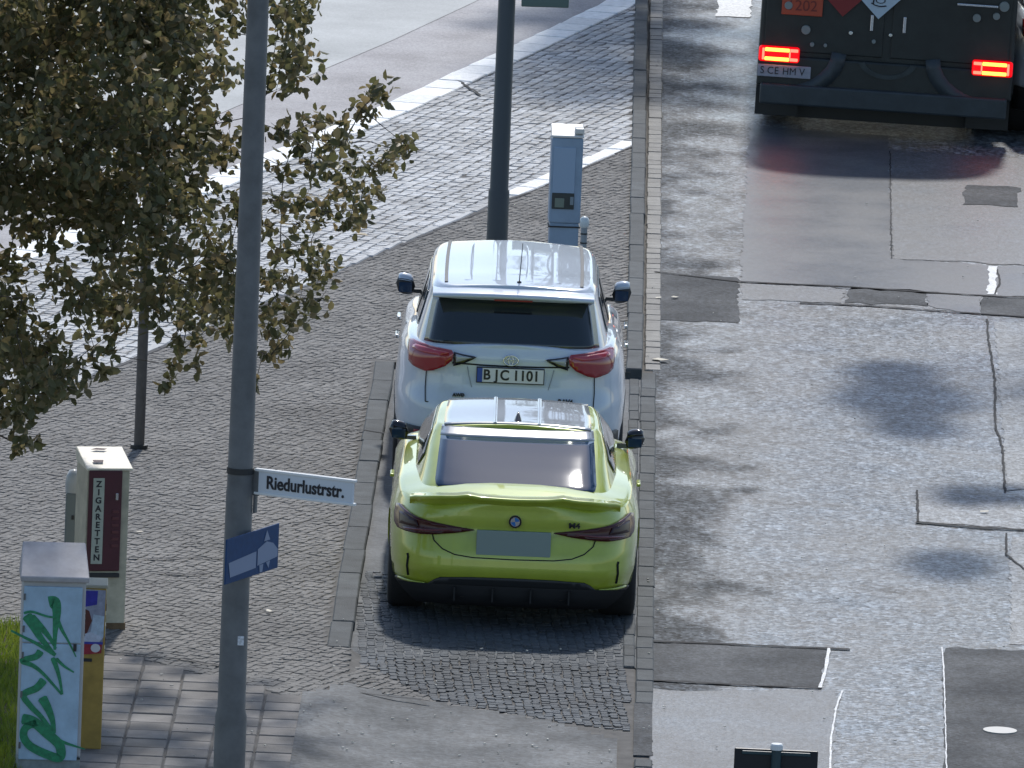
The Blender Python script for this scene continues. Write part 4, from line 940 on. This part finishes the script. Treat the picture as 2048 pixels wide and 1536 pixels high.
# small sign pole at left
sp_ = G(278, 896, SWZ); st = empty('sign_post', (sp_.x, sp_.y, SWZ), 0, 'thin brown-grey steel post standing on the mosaic pavement under the tree', 'post')
b = MB(); b.cyl((0, 0, 0), (0, 0, 3.2), .042, n=18); b.build('pole', mat('rusty_grey', (.10, .085, .075), .5, noise=.2), st, smooth=False)
b = MB(); b.cyl((0, 0, 0), (0, 0, .03), .07, n=18); b.build('foot_collar', M_blk, st)
# black sign seen from behind, bottom right
c = AT(1548, 1600, -7.0)
ks = empty('black_sign', (c.x, c.y, 0), R(0), 'black back of a wide sign on a post at the bottom edge', 'traffic sign')
ztop = AT(1548, 1494, -7.0).z
b = MB(); b.box(0, -.03, ztop-.42, .56, .015, .82); pp = b.build('plate', mat('sign_black', (.004, .006, .012), .4), ks, bevel=.03)
b = MB(); b.box(0, -.045, ztop-.035, .46, .02, .025); b.build('stiffening_rail', mat('rail_teal', (.02, .05, .06), .4), ks, bevel=.005)
b = MB(); b.cyl((0, -.085, 0), (0, -.085, ztop+.015), .033, n=18); b.build('post', mat('rail_teal', (.02, .05, .06), .4), ks, smooth=False)
b = MB(); b.grid([[(r*math.cos(a), r*math.sin(a)-.085, z) for a in np.linspace(0, 2*math.pi, 20, endpoint=False)] for z, r in ((ztop+.0, .036), (ztop+.0, .042), (ztop+.03, .042), (ztop+.04, .036), (ztop+.043, 0))], closed=True); b.build('post_cap', mat('cap_white', (.75, .75, .72), .4), ks)
# ---------------------------------------------- telecom cabinet with graffiti
cb = G(92, 1548, SWZ); yaw_c = R(5)
tc = empty('telecom_cabinet', (cb.x, cb.y+.16, SWZ), yaw_c, 'pale blue utility cabinet covered with green graffiti, with a sloping grey lid', 'cabinet')
cw, cd = .425, .34
pb_ = mat('cabinet_pale', (.36, .50, .62), .45, noise=.16, nscale=7); pg = mat('cabinet_side', (.42, .42, .42), .5, noise=.08, nscale=6); lidm = mat('cabinet_lid', (.36, .34, .34), .6, noise=.2, nscale=9)
b = MB(); b.box(0, 0, .06, cw, cd, .12); b.build('plinth', mat('plinth_concrete', (.25, .28, .27), .8, noise=.2, nscale=20), tc, bevel=.006)
b = MB(); b.box(0, 0, .725, cw, cd, 1.20); b.build('housing', pg, tc, bevel=.008)
b = MB(); b.box(-.008, -cd/2-.008, .50, cw-.03, .014, .80+.0); b.v = b.v; d1 = b.build('door', pb_, tc, bevel=.012)
b = MB(); b.box(-.008, -cd/2-.008, 1.10, cw-.03, .014, .385); d2 = b.build('door', pb_, tc, bevel=.012)
b = MB(); zt = 1.325
b.add([(-cw/2-.02, -cd/2-.03, zt), (cw/2+.02, -cd/2-.03, zt), (cw/2+.02, cd/2+.02, zt), (-cw/2-.02, cd/2+.02, zt),
       (-cw/2-.02, -cd/2-.03, zt+.035), (cw/2+.02, -cd/2-.03, zt+.035), (cw/2+.0, cd/2+.02, zt+.21), (-cw/2+.0, cd/2+.02, zt+.21)], [(3, 2, 1, 0), (4, 5, 6, 7), (0, 1, 5, 4), (1, 2, 6, 5), (2, 3, 7, 6), (3, 0, 4, 7)]); b.build('lid', lidm, tc, bevel=.008)
gm = mat('green_spray', (.02, .22, .10), .5, noise=.35, nscale=40)
def gpt(x, y):
    t_ = (y-60)/1340; l = 192-66*t_; r = 562-52*t_; u = (x-l)/(r-l)
    return (-cw/2+u*cw, 1.30-t_*1.20)
def stroke(pts, w0, w1, bb, lay):
    P = [Vector(gpt(*p)) for p in pts]; Q = []
    for i in range(len(P)-1):
        a = P[max(0, i-1)]; p1 = P[i]; p2 = P[i+1]; d_ = P[min(len(P)-1, i+2)]
        for k in range(6):
            t_ = k/6; Q.append(.5*((2*p1)+(-a+p2)*t_+(2*a-5*p1+4*p2-d_)*t_*t_+(-a+3*p1-3*p2+d_)*t_**3))
    Q.append(P[-1]); rows = []; yy = -cd/2-.0165-lay*.0006
    for i, q_ in enumerate(Q):
        tn = (Q[min(i+1, len(Q)-1)]-Q[max(i-1, 0)]); tn = tn.normalized() if tn.length > 0 else Vector((1, 0)); f = i/(len(Q)-1); wd = (w0+(w1-w0)*f)*(1 if i else .6)/2
        nn = Vector((-tn.y, tn.x))*wd; rows.append([(q_.x-nn.x, yy, q_.y-nn.y), (q_.x+nn.x, yy, q_.y+nn.y)])
    bb.grid(rows)
b = MB(); sc = .00118
ST = [([(340, 190), (375, 185), (385, 250), (380, 340), (372, 430), (368, 550)], 75, 14), ([(388, 320), (415, 400), (450, 480), (495, 600)], 26, 6),
      ([(205, 290), (245, 370), (280, 450), (330, 530), (372, 590)], 62, 14), ([(230, 300), (290, 380), (340, 460), (375, 540)], 50, 12), ([(110, 410), (180, 455), (260, 505), (372, 590)], 12, 22),
      ([(285, 560), (255, 605), (170, 640), (235, 675), (300, 740), (405, 890)], 44, 12), ([(355, 610), (380, 700), (395, 780), (408, 890)], 30, 12), ([(375, 615), (420, 670), (480, 718)], 22, 8),
      ([(300, 780), (255, 845), (175, 900), (215, 985), (280, 1070), (350, 1190)], 48, 22), ([(285, 915), (320, 1000), (345, 1090), (355, 1190)], 58, 18),
      ([(160, 1085), (230, 1105), (310, 1190), (385, 1280), (385, 1375), (300, 1350), (205, 1290), (168, 1215), (185, 1150), (250, 1110)], 62, 40), ([(365, 1235), (430, 1265), (540, 1305)], 26, 6), ([(190, 275), (240, 262), (330, 295), (400, 300)], 16, 10)]
for i, (p, a, c_) in enumerate(ST): stroke(p, a*sc, c_*sc, b, i)
b.build('graffiti', gm, tc)
b = MB(); b.box(.15, -cd/2-.021, .88, .022, .012, .05); b.build('lock', M_blk, tc, bevel=.003)
for z in (.20, .55, .82, 1.0, 1.22):
    b = MB(); b.box(-cw/2+.012, -cd/2-.02, z, .014, .016, .045); b.build('hinge', M_pole, tc, bevel=.003)
for i in range(6):
    b = MB(); b.box(cw/2+.003, 0, .95+i*.035, .006, cd*.6, .012); b.build('vent_slot', M_blk, tc)
b = MB(); b.box(.02, -cd/2-.005, .115, cw*.9, .012, .012); b.build('door_sill', M_blk, tc)
# ---------------------------------------------- mustard pillar with stickers
mb_ = G(170, 1497, SWZ); mp = empty('mustard_pillar', (mb_.x, mb_.y+.11, SWZ), R(3), 'narrow mustard yellow cabinet plastered with blue and red posters beside the graffiti cabinet', 'cabinet')
H = 1.12; W2 = .205; D2 = .26
b = MB(); b.box(0, 0, H/2, W2, D2, H); b.build('housing', mat('mustard', (.38, .25, .055), .55, noise=.2, nscale=10), mp, bevel=.008)
b = MB(); b.box(0, .01, H+.012, W2+.02, D2+.03, .024); b.build('lid', mat('pillar_lid', (.35, .33, .25), .5), mp, bevel=.006)
def poster(name, poly, col, lay):
    m_ = mat('poster_'+str(lay), col, .45, noise=.2, nscale=30)
    b = MB(); b.add([(x*W2, -D2/2-.003-lay*.0012, H*z) for x, z in poly], [tuple(range(len(poly)))])
    o = b.build('poster', m_, mp); 
    if o.data.polygons[0].normal.y > 0: o.data.flip_normals()
poster('poster', [(-.42, .60), (.42, .62), (.46, .80), (.48, .99), (-.38, .995), (-.46, .8)], (.28, .30, .38), 0)
poster('poster', [(-.30, .88), (.20, .90), (.22, .985), (-.28, .985)], (.03, .03, .32), 1)
poster('poster', [(-.42, .70), (-.10, .72), (.05, .80), (-.05, .86), (-.30, .88), (-.42, .84)], (.10, .025, .02), 2)
poster('poster', [(0, .71), (.45, .70), (.46, .83), (.10, .84)], (.42, .52, .62), 3)
poster('poster', [(-.42, .585), (.40, .60), (.42, .66), (-.42, .66)], (.32, .02, .04), 4)
poster('poster', [(-.42, .665), (.30, .665), (.45, .70), (.0, .73), (-.40, .70)], (.50, .55, .65), 5)
poster('poster', [(-.42, .655), (.44, .655), (.44, .67), (-.42, .67)], (.04, .05, .35), 6)
b = MB(); b.add([(W2*(.20+.16*math.cos(a)), -D2/2-.013, H*.632+.03*math.sin(a)) for a in np.linspace(0, 2*math.pi, 18, endpoint=False)], [tuple(range(18))]); b.build('poster_disc', mat('poster_disc', (.6, .6, .62), .5), mp)
b = MB(); b.box(-.03, -D2/2-.004, H*.555, .10, .008, .022); b.build('slot', M_blk, mp)
b = MB(); b.box(-.075, -D2/2-.006, H*.548, .03, .012, .016); b.build('latch', M_chrome, mp)
for i in range(5):
    b = MB(); b.box(W2/2+.002, -.02, H*(.60+.07*i), .006, D2*.6, .05); b.build('side_sticker', mat('side_sticker_%d' % (i % 3), [(.45, .42, .3), (.12, .05, .05), (.5, .5, .45)][i % 3], .5), mp)
# ---------------------------------------------- cigarette machine
kb = G(212, 1262, SWZ); vm = empty('cigarette_machine', (kb.x-.075, kb.y+.30, SWZ), R(13), 'tall cream cigarette vending machine with dark red front and vertical lettering', 'vending machine')
W3, D3, H3 = .31, .46, 1.165
cream = mat('machine_cream', (.46, .42, .31), .5, noise=.25, nscale=8)
b = MB(); b.box(0, 0, H3/2, W3, D3, H3); b.build('housing', cream, vm, bevel=.01)
b = MB(); zt = H3
b.add([(-W3/2-.01, -D3/2-.015, zt+.002), (W3/2+.02, -D3/2-.015, zt+.002), (W3/2+.02, D3/2, zt+.002), (-W3/2-.01, D3/2, zt+.002), (-W3/2-.01, -D3/2-.015, zt+.02), (W3/2+.02, -D3/2-.015, zt+.02), (W3/2+.02, D3/2, zt+.10), (-W3/2-.01, D3/2, zt+.10)], [(3, 2, 1, 0), (4, 5, 6, 7), (0, 1, 5, 4), (1, 2, 6, 5), (2, 3, 7, 6), (3, 0, 4, 7)]); lid = b.build('lid', mat('lid_cream', (.72, .66, .52), .4, noise=.2, nscale=14), vm, bevel=.006)
b = MB(); b.add([(-.10, -.15, zt+.048), (-.03, -.15, zt+.048), (-.02, -.10, zt+.057), (-.10, -.10, zt+.057)], [(0, 1, 2, 3)]); b.build('lid_stain', mat('lid_stain', (.05, .02, .03), .7), lid)
b = MB(); b.add([(-.08, .12, zt+.095), (.02, .11, zt+.093), (.05, .14, zt+.099), (-.03, .155, zt+.102)], [(0, 1, 2, 3)]); b.build('lid_stain', MATS['lid_stain'], lid)
b = MB(); b.box(-.025, -D3/2-.012, .80, .245, .024, .74); fr = b.build('front_panel', mat('maroon', (.075, .012, .022), .4, noise=.15, nscale=10), vm, bevel=.008)
b = MB(); b.box(-.075, -D3/2-.027, .80, .082, .006, .63); lb = b.build('lettering_strip', mat('strip_cream', (.42, .44, .36), .5, noise=.1, nscale=20), fr)
for i, ch in enumerate('ZIGARETTEN'):
    text('letter', ch, .062, M_ink, lb, Matrix.Translation((-.075, -D3/2-.031, 1.07-i*.060)) @ FACE_BACK, .001, 1.0, bold=.002)
b = MB(); b.box(-.025, -D3/2-.02, .40, .245, .03, .03); b.build('delivery_tray', M_blk, vm, bevel=.004)
b = MB(); b.box(.06, -D3/2-.028, .98, .02, .012, .05); b.build('coin_slot', M_chrome, fr, bevel=.002)
for i in range(6):
    b = MB(); b.box(.055, -D3/2-.027, .62+i*.05, .05, .01, .022); b.build('selection_button', mat('button_red', (.12, .03, .035), .35), fr, bevel=.002)
b = MB(); b.box(0, 0, .02, W3+.01, D3+.01, .05); b.build('plinth', mat('rusty_plinth', (.16, .10, .05), .8, noise=.4, nscale=15), vm)
b = MB(); b.box(W3/2+.006, -.13, .90, .01, .07, .085); o = b.build('side_display', M_ink, vm, bevel=.003)
b = MB(); b.box(W3/2+.012, -.13, .90, .004, .022, .06); b.build('display_digit', mat('cap_white', (.75, .75, .72), .4), o)
b = MB(); b.box(W3/2+.006, -.10, .66, .008, .02, .09); b.build('side_slot', M_blk, vm)
b = MB(); b.box(W3/2+.006, .10, .98, .01, .10, .13); b.build('side_label', mat('label_navy', (.02, .03, .14), .4), vm)
b = MB(); b.box(W3/2+.006, .10, 1.06, .012, .10, .02); b.build('side_label', mat('cap_white', (.75, .75, .72), .4), vm)
for i in range(7):
    b = MB(); b.box(W3/2+.004, .10, .86-i*.075, .008, .05, .035); b.build('product_button', mat('button_pale', (.55, .52, .5), .35), vm, bevel=.003)
# grey junction box on a post at its left
gb = G(158, 1215, SWZ); jb = empty('junction_box', (gb.x-.075, gb.y+.1, SWZ), R(4), 'narrow grey metal box with a domed top left of the cigarette machine', 'utility box')
b = MB(); b.box(0, 0, .42, .11, .12, .84); b.build('box', mat('zinc', (.16, .19, .20), .4, metal=.3), jb, bevel=.008)
b = MB(); b.grid([[(.06*math.cos(a)*k, .07*math.sin(a)*k, z) for a in np.linspace(0, 2*math.pi, 20, endpoint=False)] for z, k in ((.84, 1.0), (.90, 1.05), (.96, .95), (1.0, .6), (1.01, 0))], closed=True); b.build('dome', mat('dome_pale', (.42, .43, .42), .3), jb, smooth=True)
b = MB(); b.box(.0, -.063, .66, .02, .012, .03); b.build('lock', M_blk, jb)
# ================================================================== VEGETATION
def leaf_mesh(P, N, S, name, m, parent, seed=1):
    """P points (n,3); S sizes; leaves are bent 6 vertex blades"""
    r = np.random.default_rng(seed); n = len(P)
    base = np.array([(0, 0, 0), (.30, .35, .10), (.26, .72, .06), (0, 1.0, -.08), (-.26, .72, .06), (-.30, .35, .10)])
    u = r.normal(size=(n, 3)); u[:, 2] -= .5; u /= np.linalg.norm(u, axis=1)[:, None]
    w_ = r.normal(size=(n, 3)); v = np.cross(u, w_); v /= np.linalg.norm(v, axis=1)[:, None]; k = np.cross(u, v)
    X = base[None, :, 0:1]*v[:, None, :]+base[None, :, 1:2]*u[:, None, :]+base[None, :, 2:3]*k[:, None, :]
    V = (P[:, None, :]+X*S[:, None, None]).reshape(-1, 3)
    F = (np.array([(0, 1, 2, 3), (0, 3, 4, 5)])[None]+(np.arange(n)*6)[:, None, None]).reshape(-1, 4)
    me = bpy.data.meshes.new(name); me.vertices.add(len(V)); me.vertices.foreach_set('co', V.ravel())
    me.loops.add(F.size); me.loops.foreach_set('vertex_index', F.ravel().astype(np.int32)); me.polygons.add(len(F))
    me.polygons.foreach_set('loop_start', np.arange(0, F.size, 4, dtype=np.int32)); me.polygons.foreach_set('loop_total', np.full(len(F), 4, dtype=np.int32)); me.update(); me.validate()
    me.materials.append(m); o = bpy.data.objects.new(name, me); C.objects.link(o); o.parent = parent; return o
def leaf_mat(name, c0, c1, c2):
    m = bpy.data.materials.new(name); m.use_nodes = True; n = m.node_tree; n.nodes.remove(n.nodes['Principled BSDF']); out = n.nodes['Material Output']
    g = n.nodes.new('ShaderNodeNewGeometry'); cr = n.nodes.new('ShaderNodeValToRGB'); n.links.new(g.outputs['Random Per Island'], cr.inputs[0])
    cr.color_ramp.elements[0].color = (*c0, 1); cr.color_ramp.elements[1].color = (*c2, 1); e = cr.color_ramp.elements.new(.6); e.color = (*c1, 1)
    p = n.nodes.new('ShaderNodeBsdfPrincipled'); p.inputs['Roughness'].default_value = .45; n.links.new(cr.outputs[0], p.inputs['Base Color'])
    t_ = n.nodes.new('ShaderNodeBsdfTranslucent'); n.links.new(cr.outputs[0], t_.inputs[0]); mx = n.nodes.new('ShaderNodeMixShader'); mx.inputs[0].default_value = .5
    n.links.new(p.outputs[0], mx.inputs[1]); n.links.new(t_.outputs[0], mx.inputs[2]); n.links.new(mx.outputs[0], out.inputs[0]); return m
M_leaf = leaf_mat('leaves', (.10, .105, .042), (.18, .165, .075), (.28, .21, .10))
M_leaf2 = leaf_mat('leaves_street', (.03, .05, .02), (.05, .075, .02), (.08, .09, .03))
M_bark = mat('bark', (.055, .045, .035), .9, noise=.3, nscale=25, bump=.6, bscale=30)
def limb(b, pts, r0, r1, n=8):
    for i in range(len(pts)-1):
        f0, f1 = i/(len(pts)-1), (i+1)/(len(pts)-1); b.cyl(pts[i], pts[i+1], r0+(r1-r0)*f0, r0+(r1-r0)*f1, n=n, caps=False)
# near tree: clumps follow the limbs the photograph shows
TX, TY = -4.75, -1.6
tree = empty('street_tree', (0, 0, 0), 0, 'leafy dark green street tree hanging over the pavement at upper left', 'tree')
b = MB(); limb(b, [Vector((TX, TY, 0)), Vector((TX+.03, TY, 1.2)), Vector((TX-.02, TY+.05, 2.2)), Vector((TX+.1, TY, 3.4)), Vector((TX, TY, 5.2))], .17, .08, 14); b.build('trunk', M_bark, tree, smooth=True)
CL = []   # px, py, radius px, leaves
def cl(px, py, r, d=1.0): CL.append((px, py, r, d))
# dense mass
for px in range(-260, 420, 62):
    for py in range(-220, 420, 62):
        if px < 420-max(0, py-150)*.35: cl(px+random.uniform(-25, 25), py+random.uniform(-25, 25), 60, 1.3)
for p in [(-60, 480), (10, 540), (30, 620), (-60, 620), (-40, 700), (40, 730), (100, 760), (-30, 780), (30, 820), (-50, 860), (-10, 700), (90, 700), (130, 750), (60, 780), (-80, 760), (-20, 640), (-30, 590), (20, 690)]: cl(p[0], p[1], 48, 1.25)
for p in [(420, 60), (470, 20), (560, 30), (600, 20), (590, 90), (560, 150), (600, 130), (440, 140), (420, 250), (460, 300), (380, 420), (300, 450), (240, 430), (210, 500), (150, 420), (100, 460), (60, 440), (340, 500), (420, 470), (450, 520), (480, 420), (400, 560), (290, 560), (250, 560), (230, 620), (310, 620), (200, 580), (160, 600), (120, 560), (440, 600), (470, 570), (380, 610), (460, 640), (360, 560), (340, 400), (400, 380), (200, 470), (270, 500), (330, 350), (400, 300)]: cl(p[0], p[1], 44, .95)
# branches to the right
for p in [(560, 260), (600, 250), (640, 240), (680, 250), (720, 230), (745, 200), (762, 178), (600, 290), (650, 290), (690, 285), (560, 330), (620, 330), (660, 330), (700, 340), (740, 330), (770, 320), (795, 300), (812, 290), (700, 380), (740, 380), (660, 400), (610, 400), (560, 400), (720, 420), (700, 440), (640, 440), (590, 450), (560, 500), (600, 500), (640, 500), (655, 540), (620, 550), (570, 560), (600, 600), (640, 600), (560, 620), (590, 640), (545, 660), (560, 690), (530, 620), (530, 450), (540, 560)]: cl(p[0], p[1], 27, .75)
for p in [(360, 640), (350, 680), (365, 700), (345, 730), (335, 760), (395, 680), (400, 730), (385, 650), (210, 740), (215, 700), (190, 700), (170, 660), (420, 640), (500, 700), (540, 712), (512, 762), (55, 880), (40, 890), (68, 885), (230, 660)]: cl(p[0], p[1], 15, .9)
P = []; Sz = []; centers = []
for (px, py, r, dn) in CL:
    Y = TY+random.uniform(-1.9, 1.7) if px < 440 else TY+random.uniform(-1.3, 1.3)
    c_ = AT(px, py, Y); rm = r/272.0; nn = int((84 if px < 430 else 78)*dn*(r/44)**2)+8; centers.append((c_, rm, px))
    g = rng.normal(size=(nn, 3)); g /= np.linalg.norm(g, axis=1)[:, None]; g *= (rng.random((nn, 1))**.45)*rm*1.1*np.array([[1, 1.7, 1]])
    P.append(np.array(c_)[None]+g); Sz.append(rng.uniform(.05, .10, nn))
P = np.concatenate(P); Sz = np.concatenate(Sz)
cr_ = leaf_mesh(P, None, Sz, 'crown', M_leaf, tree); cr_['kind'] = 'stuff'
nodes = [(Vector((TX, TY, z)), .055) for z in (1.7, 2.1, 2.6, 3.2, 3.9, 4.6, 5.1)]
b = MB()
for c_, rm, px in sorted(centers, key=lambda q: (q[0]-Vector((TX, TY, 3))).length):
    if px < 420 and random.random() < .35: continue
    q0, r0 = min(nodes, key=lambda n_: (n_[0]-c_).length+(1.2 if n_[0].x > c_.x else 0)+(.3 if n_[0].z > c_.z+.3 else 0))
    L = (c_-q0).length; r1 = max(.004, r0*.72)
    m1 = q0.lerp(c_, .5)+Vector((random.uniform(-.1, .1), random.uniform(-.1, .1), random.uniform(-.02, .14)))*L
    limb(b, [q0, m1, c_], r1, r1*.6, 6); nodes.append((m1, r1*.8)); nodes.append((c_, r1*.6))
    for _ in range(3):
        e_ = c_+Vector((random.gauss(0, 1), random.gauss(0, 1), random.gauss(0, 1))).normalized()*rm*.9; limb(b, [c_, e_], .003, .0015, 4)
b.build('branches', M_bark, tree)
def big_tree(x, y, h, r, label, seed, nleaf=9000, zb=4.0, name='street_tree', clumps=(), off=0.0):
    t_ = empty(name, (x, y, 0), 0, label, 'tree', None); rr = np.random.default_rng(seed)
    b = MB(); limb(b, [Vector((0, 0, 0)), Vector((.05, 0, h*.25)), Vector((0, .05, h*.5)), Vector((.05, 0, h*.85))], .22, .07, 12); b.build('trunk', M_bark, t_, smooth=True)
    b = MB(); PP = []
    for i in range(70):
        a = rr.uniform(0, 2*math.pi); q_ = rr.random()**.5; zz = rr.uniform(-1, 1); rad = r*q_*math.sqrt(1-zz*zz*.7); c_ = np.array([off+rad*math.cos(a), rad*math.sin(a), zb+(h-zb)*(zz+1)/2])
        limb(b, [Vector((0, 0, h*.3+c_[2]*.2)), Vector(c_)*.6+Vector((0, 0, .8)), Vector(c_)], .05, .012, 5)
        k = nleaf//70; g = rr.normal(size=(k, 3)); g /= np.linalg.norm(g, axis=1)[:, None]; g *= (rr.random((k, 1))**.5)*r*.26; PP.append(c_[None]+g)
    for (wx, wy, wz, cr) in clumps:
        c_ = np.array([wx-x, wy-y, wz]); limb(b, [Vector((0, 0, h*.35)), Vector(c_)*.6+Vector((0, 0, .9)), Vector(c_)], .05, .012, 5)
        k = int(4200*cr**2); g = rr.normal(size=(k, 3)); g /= np.linalg.norm(g, axis=1)[:, None]; g *= (rr.random((k, 1))**.45)*cr*np.array([[.8, 1.3, .8]]); PP.append(c_[None]+g)
    PP = np.concatenate(PP); b.build('branches', M_bark, t_); c_ = leaf_mesh(PP, None, rr.uniform(.07, .13, len(PP)), 'crown', M_leaf2, t_, seed); c_['kind'] = 'stuff'
    return t_
big_tree(.45, 40.3, 13.5, 1.7, 'street tree beyond the top of the photo whose shadow falls on the far kerb', 3, 15000, 4.9, off=.9)
big_tree(6.6, 18.5, 9.0, 3.3, 'street tree beyond the right edge of the photo, beside the carriageway', 4, 7000, 4.6, clumps=((3.5, 17.5, 5.6, .55), (3.55, 16.1, 5.5, .78), (3.6, 14.7, 5.5, .5)))
big_tree(6.3, 9.6, 8.6, 2.2, 'smaller street tree beyond the right edge of the photo, nearer the camera', 6, 3000, 4.8, clumps=((3.95, 11.4, 5.4, .42), (4.35, 11.5, 5.4, .35), (3.75, 8.2, 5.4, .5)))
# grass verge at the lower left
gp = [tuple(G(*p, SWZ)[:2]) for p in ((-300, 1215), (46, 1255), (36, 1560), (-30, 1760), (-500, 1760))]
b = MB(); b.add([(p[0], p[1], SWZ+.008) for p in gp], [tuple(range(len(gp)))]); o = b.build('verge_soil', mat('soil', (.05, .045, .02), .9)); struct(o)
if o.data.polygons[0].normal.z < 0: o.data.flip_normals()
xs_ = [p[0] for p in gp]; ys_ = [p[1] for p in gp]; pts = []
while len(pts) < 26000:
    x, y = random.uniform(min(xs_), max(xs_)), random.uniform(min(ys_), max(ys_))
    if inpoly(x, y, gp): pts.append((x, y))
PP = np.array([(x, y, SWZ) for x, y in pts]); n_ = len(PP); hh = rng.uniform(.05, .12, n_); an = rng.uniform(0, 2*math.pi, n_); ln = rng.normal(0, .035, (n_, 2))
wv = np.stack([np.cos(an), np.sin(an), np.zeros(n_)], 1)*.005
V = np.stack([PP-wv, PP+wv, PP+np.c_[ln, hh]], 1).reshape(-1, 3); F = np.arange(n_*3).reshape(-1, 3)
me = bpy.data.meshes.new('grass'); me.from_pydata(V.tolist(), [], F.tolist()); me.materials.append(leaf_mat('grass_blades', (.14, .21, .02), (.22, .29, .025), (.28, .31, .05)))
go = bpy.data.objects.new('grass', me); C.objects.link(go); stuff(go); tag(go, 'bright green grass verge at the lower left edge beside the graffiti cabinet', 'grass')
# leaves and litter on the ground
lf = MB(); lf.add([(0, 0, 0), (.02, .015, .006), (.018, .045, .004), (0, .065, .008), (-.018, .045, .004), (-.02, .015, .006)], [(0, 1, 2, 3), (0, 3, 4, 5)]); lme = lf.mesh('fallen_leaf', mat('dry_leaf', (.55, .50, .38), .6))
spots = [(1303, 722, 1.6, 'large pale fallen leaf in the gutter beside the white SUV'), (287, 1068, .6, 'pale scrap lying on the mosaic pavement right of the cigarette machine'), (540, 1228, .7, 'tiny pale scrap lying on the mosaic pavement right of the near lamp post'), (1355, 597, .9, 'small pale fallen leaf on the dark patch beside the kerb'), (1312, 600, .7, 'small pale fallen leaf beside the kerb next to the white SUV roof'), (1960, 1028, .8, 'pale fallen leaf on the light road slab at right')]
for i, (px, py, s_, lab) in enumerate(spots):
    p = G(px, py, SWZ if px < 700 else 0); o = share('fallen_leaf', lme, None, (p.x, p.y, (SWZ if px < 700 else 0)+.018), random.uniform(0, 6), (s_*1.6, s_*1.6, s_)); tag(o, lab, 'leaf', 'pale leaves and scraps lying on the ground')
b = MB(); r_ = random.Random(5)
for i in range(230):
    if i < 90: px, py = r_.uniform(600, 1230), r_.uniform(1300, 1536)
    elif i < 150: px, py = r_.uniform(180, 700), r_.uniform(900, 1536)
    elif i < 185: px, py = r_.uniform(1275, 1330), r_.uniform(0, 1500)
    else: px, py = r_.uniform(1330, 2048), r_.uniform(400, 1536)
    p = G(px, py, .05 if px < 700 else 0); z = sw_h(p.x, p.y)+.016 if p.x < KX or p.y < BAY_END and p.x < .8 else .018
    a = r_.uniform(0, 6.3); l, w_ = r_.uniform(.008, .026), r_.uniform(.005, .014)
    b.box(p.x, p.y, z+.002, l, w_, .006, rz=a)
lt = b.build('litter', mat('litter_pale', (.5, .47, .40), .7, island=.4)); stuff(lt); tag(lt, 'tiny pale specks of litter scattered over driveway, pavement and gutter', 'litter')
S.render.film_transparent = False
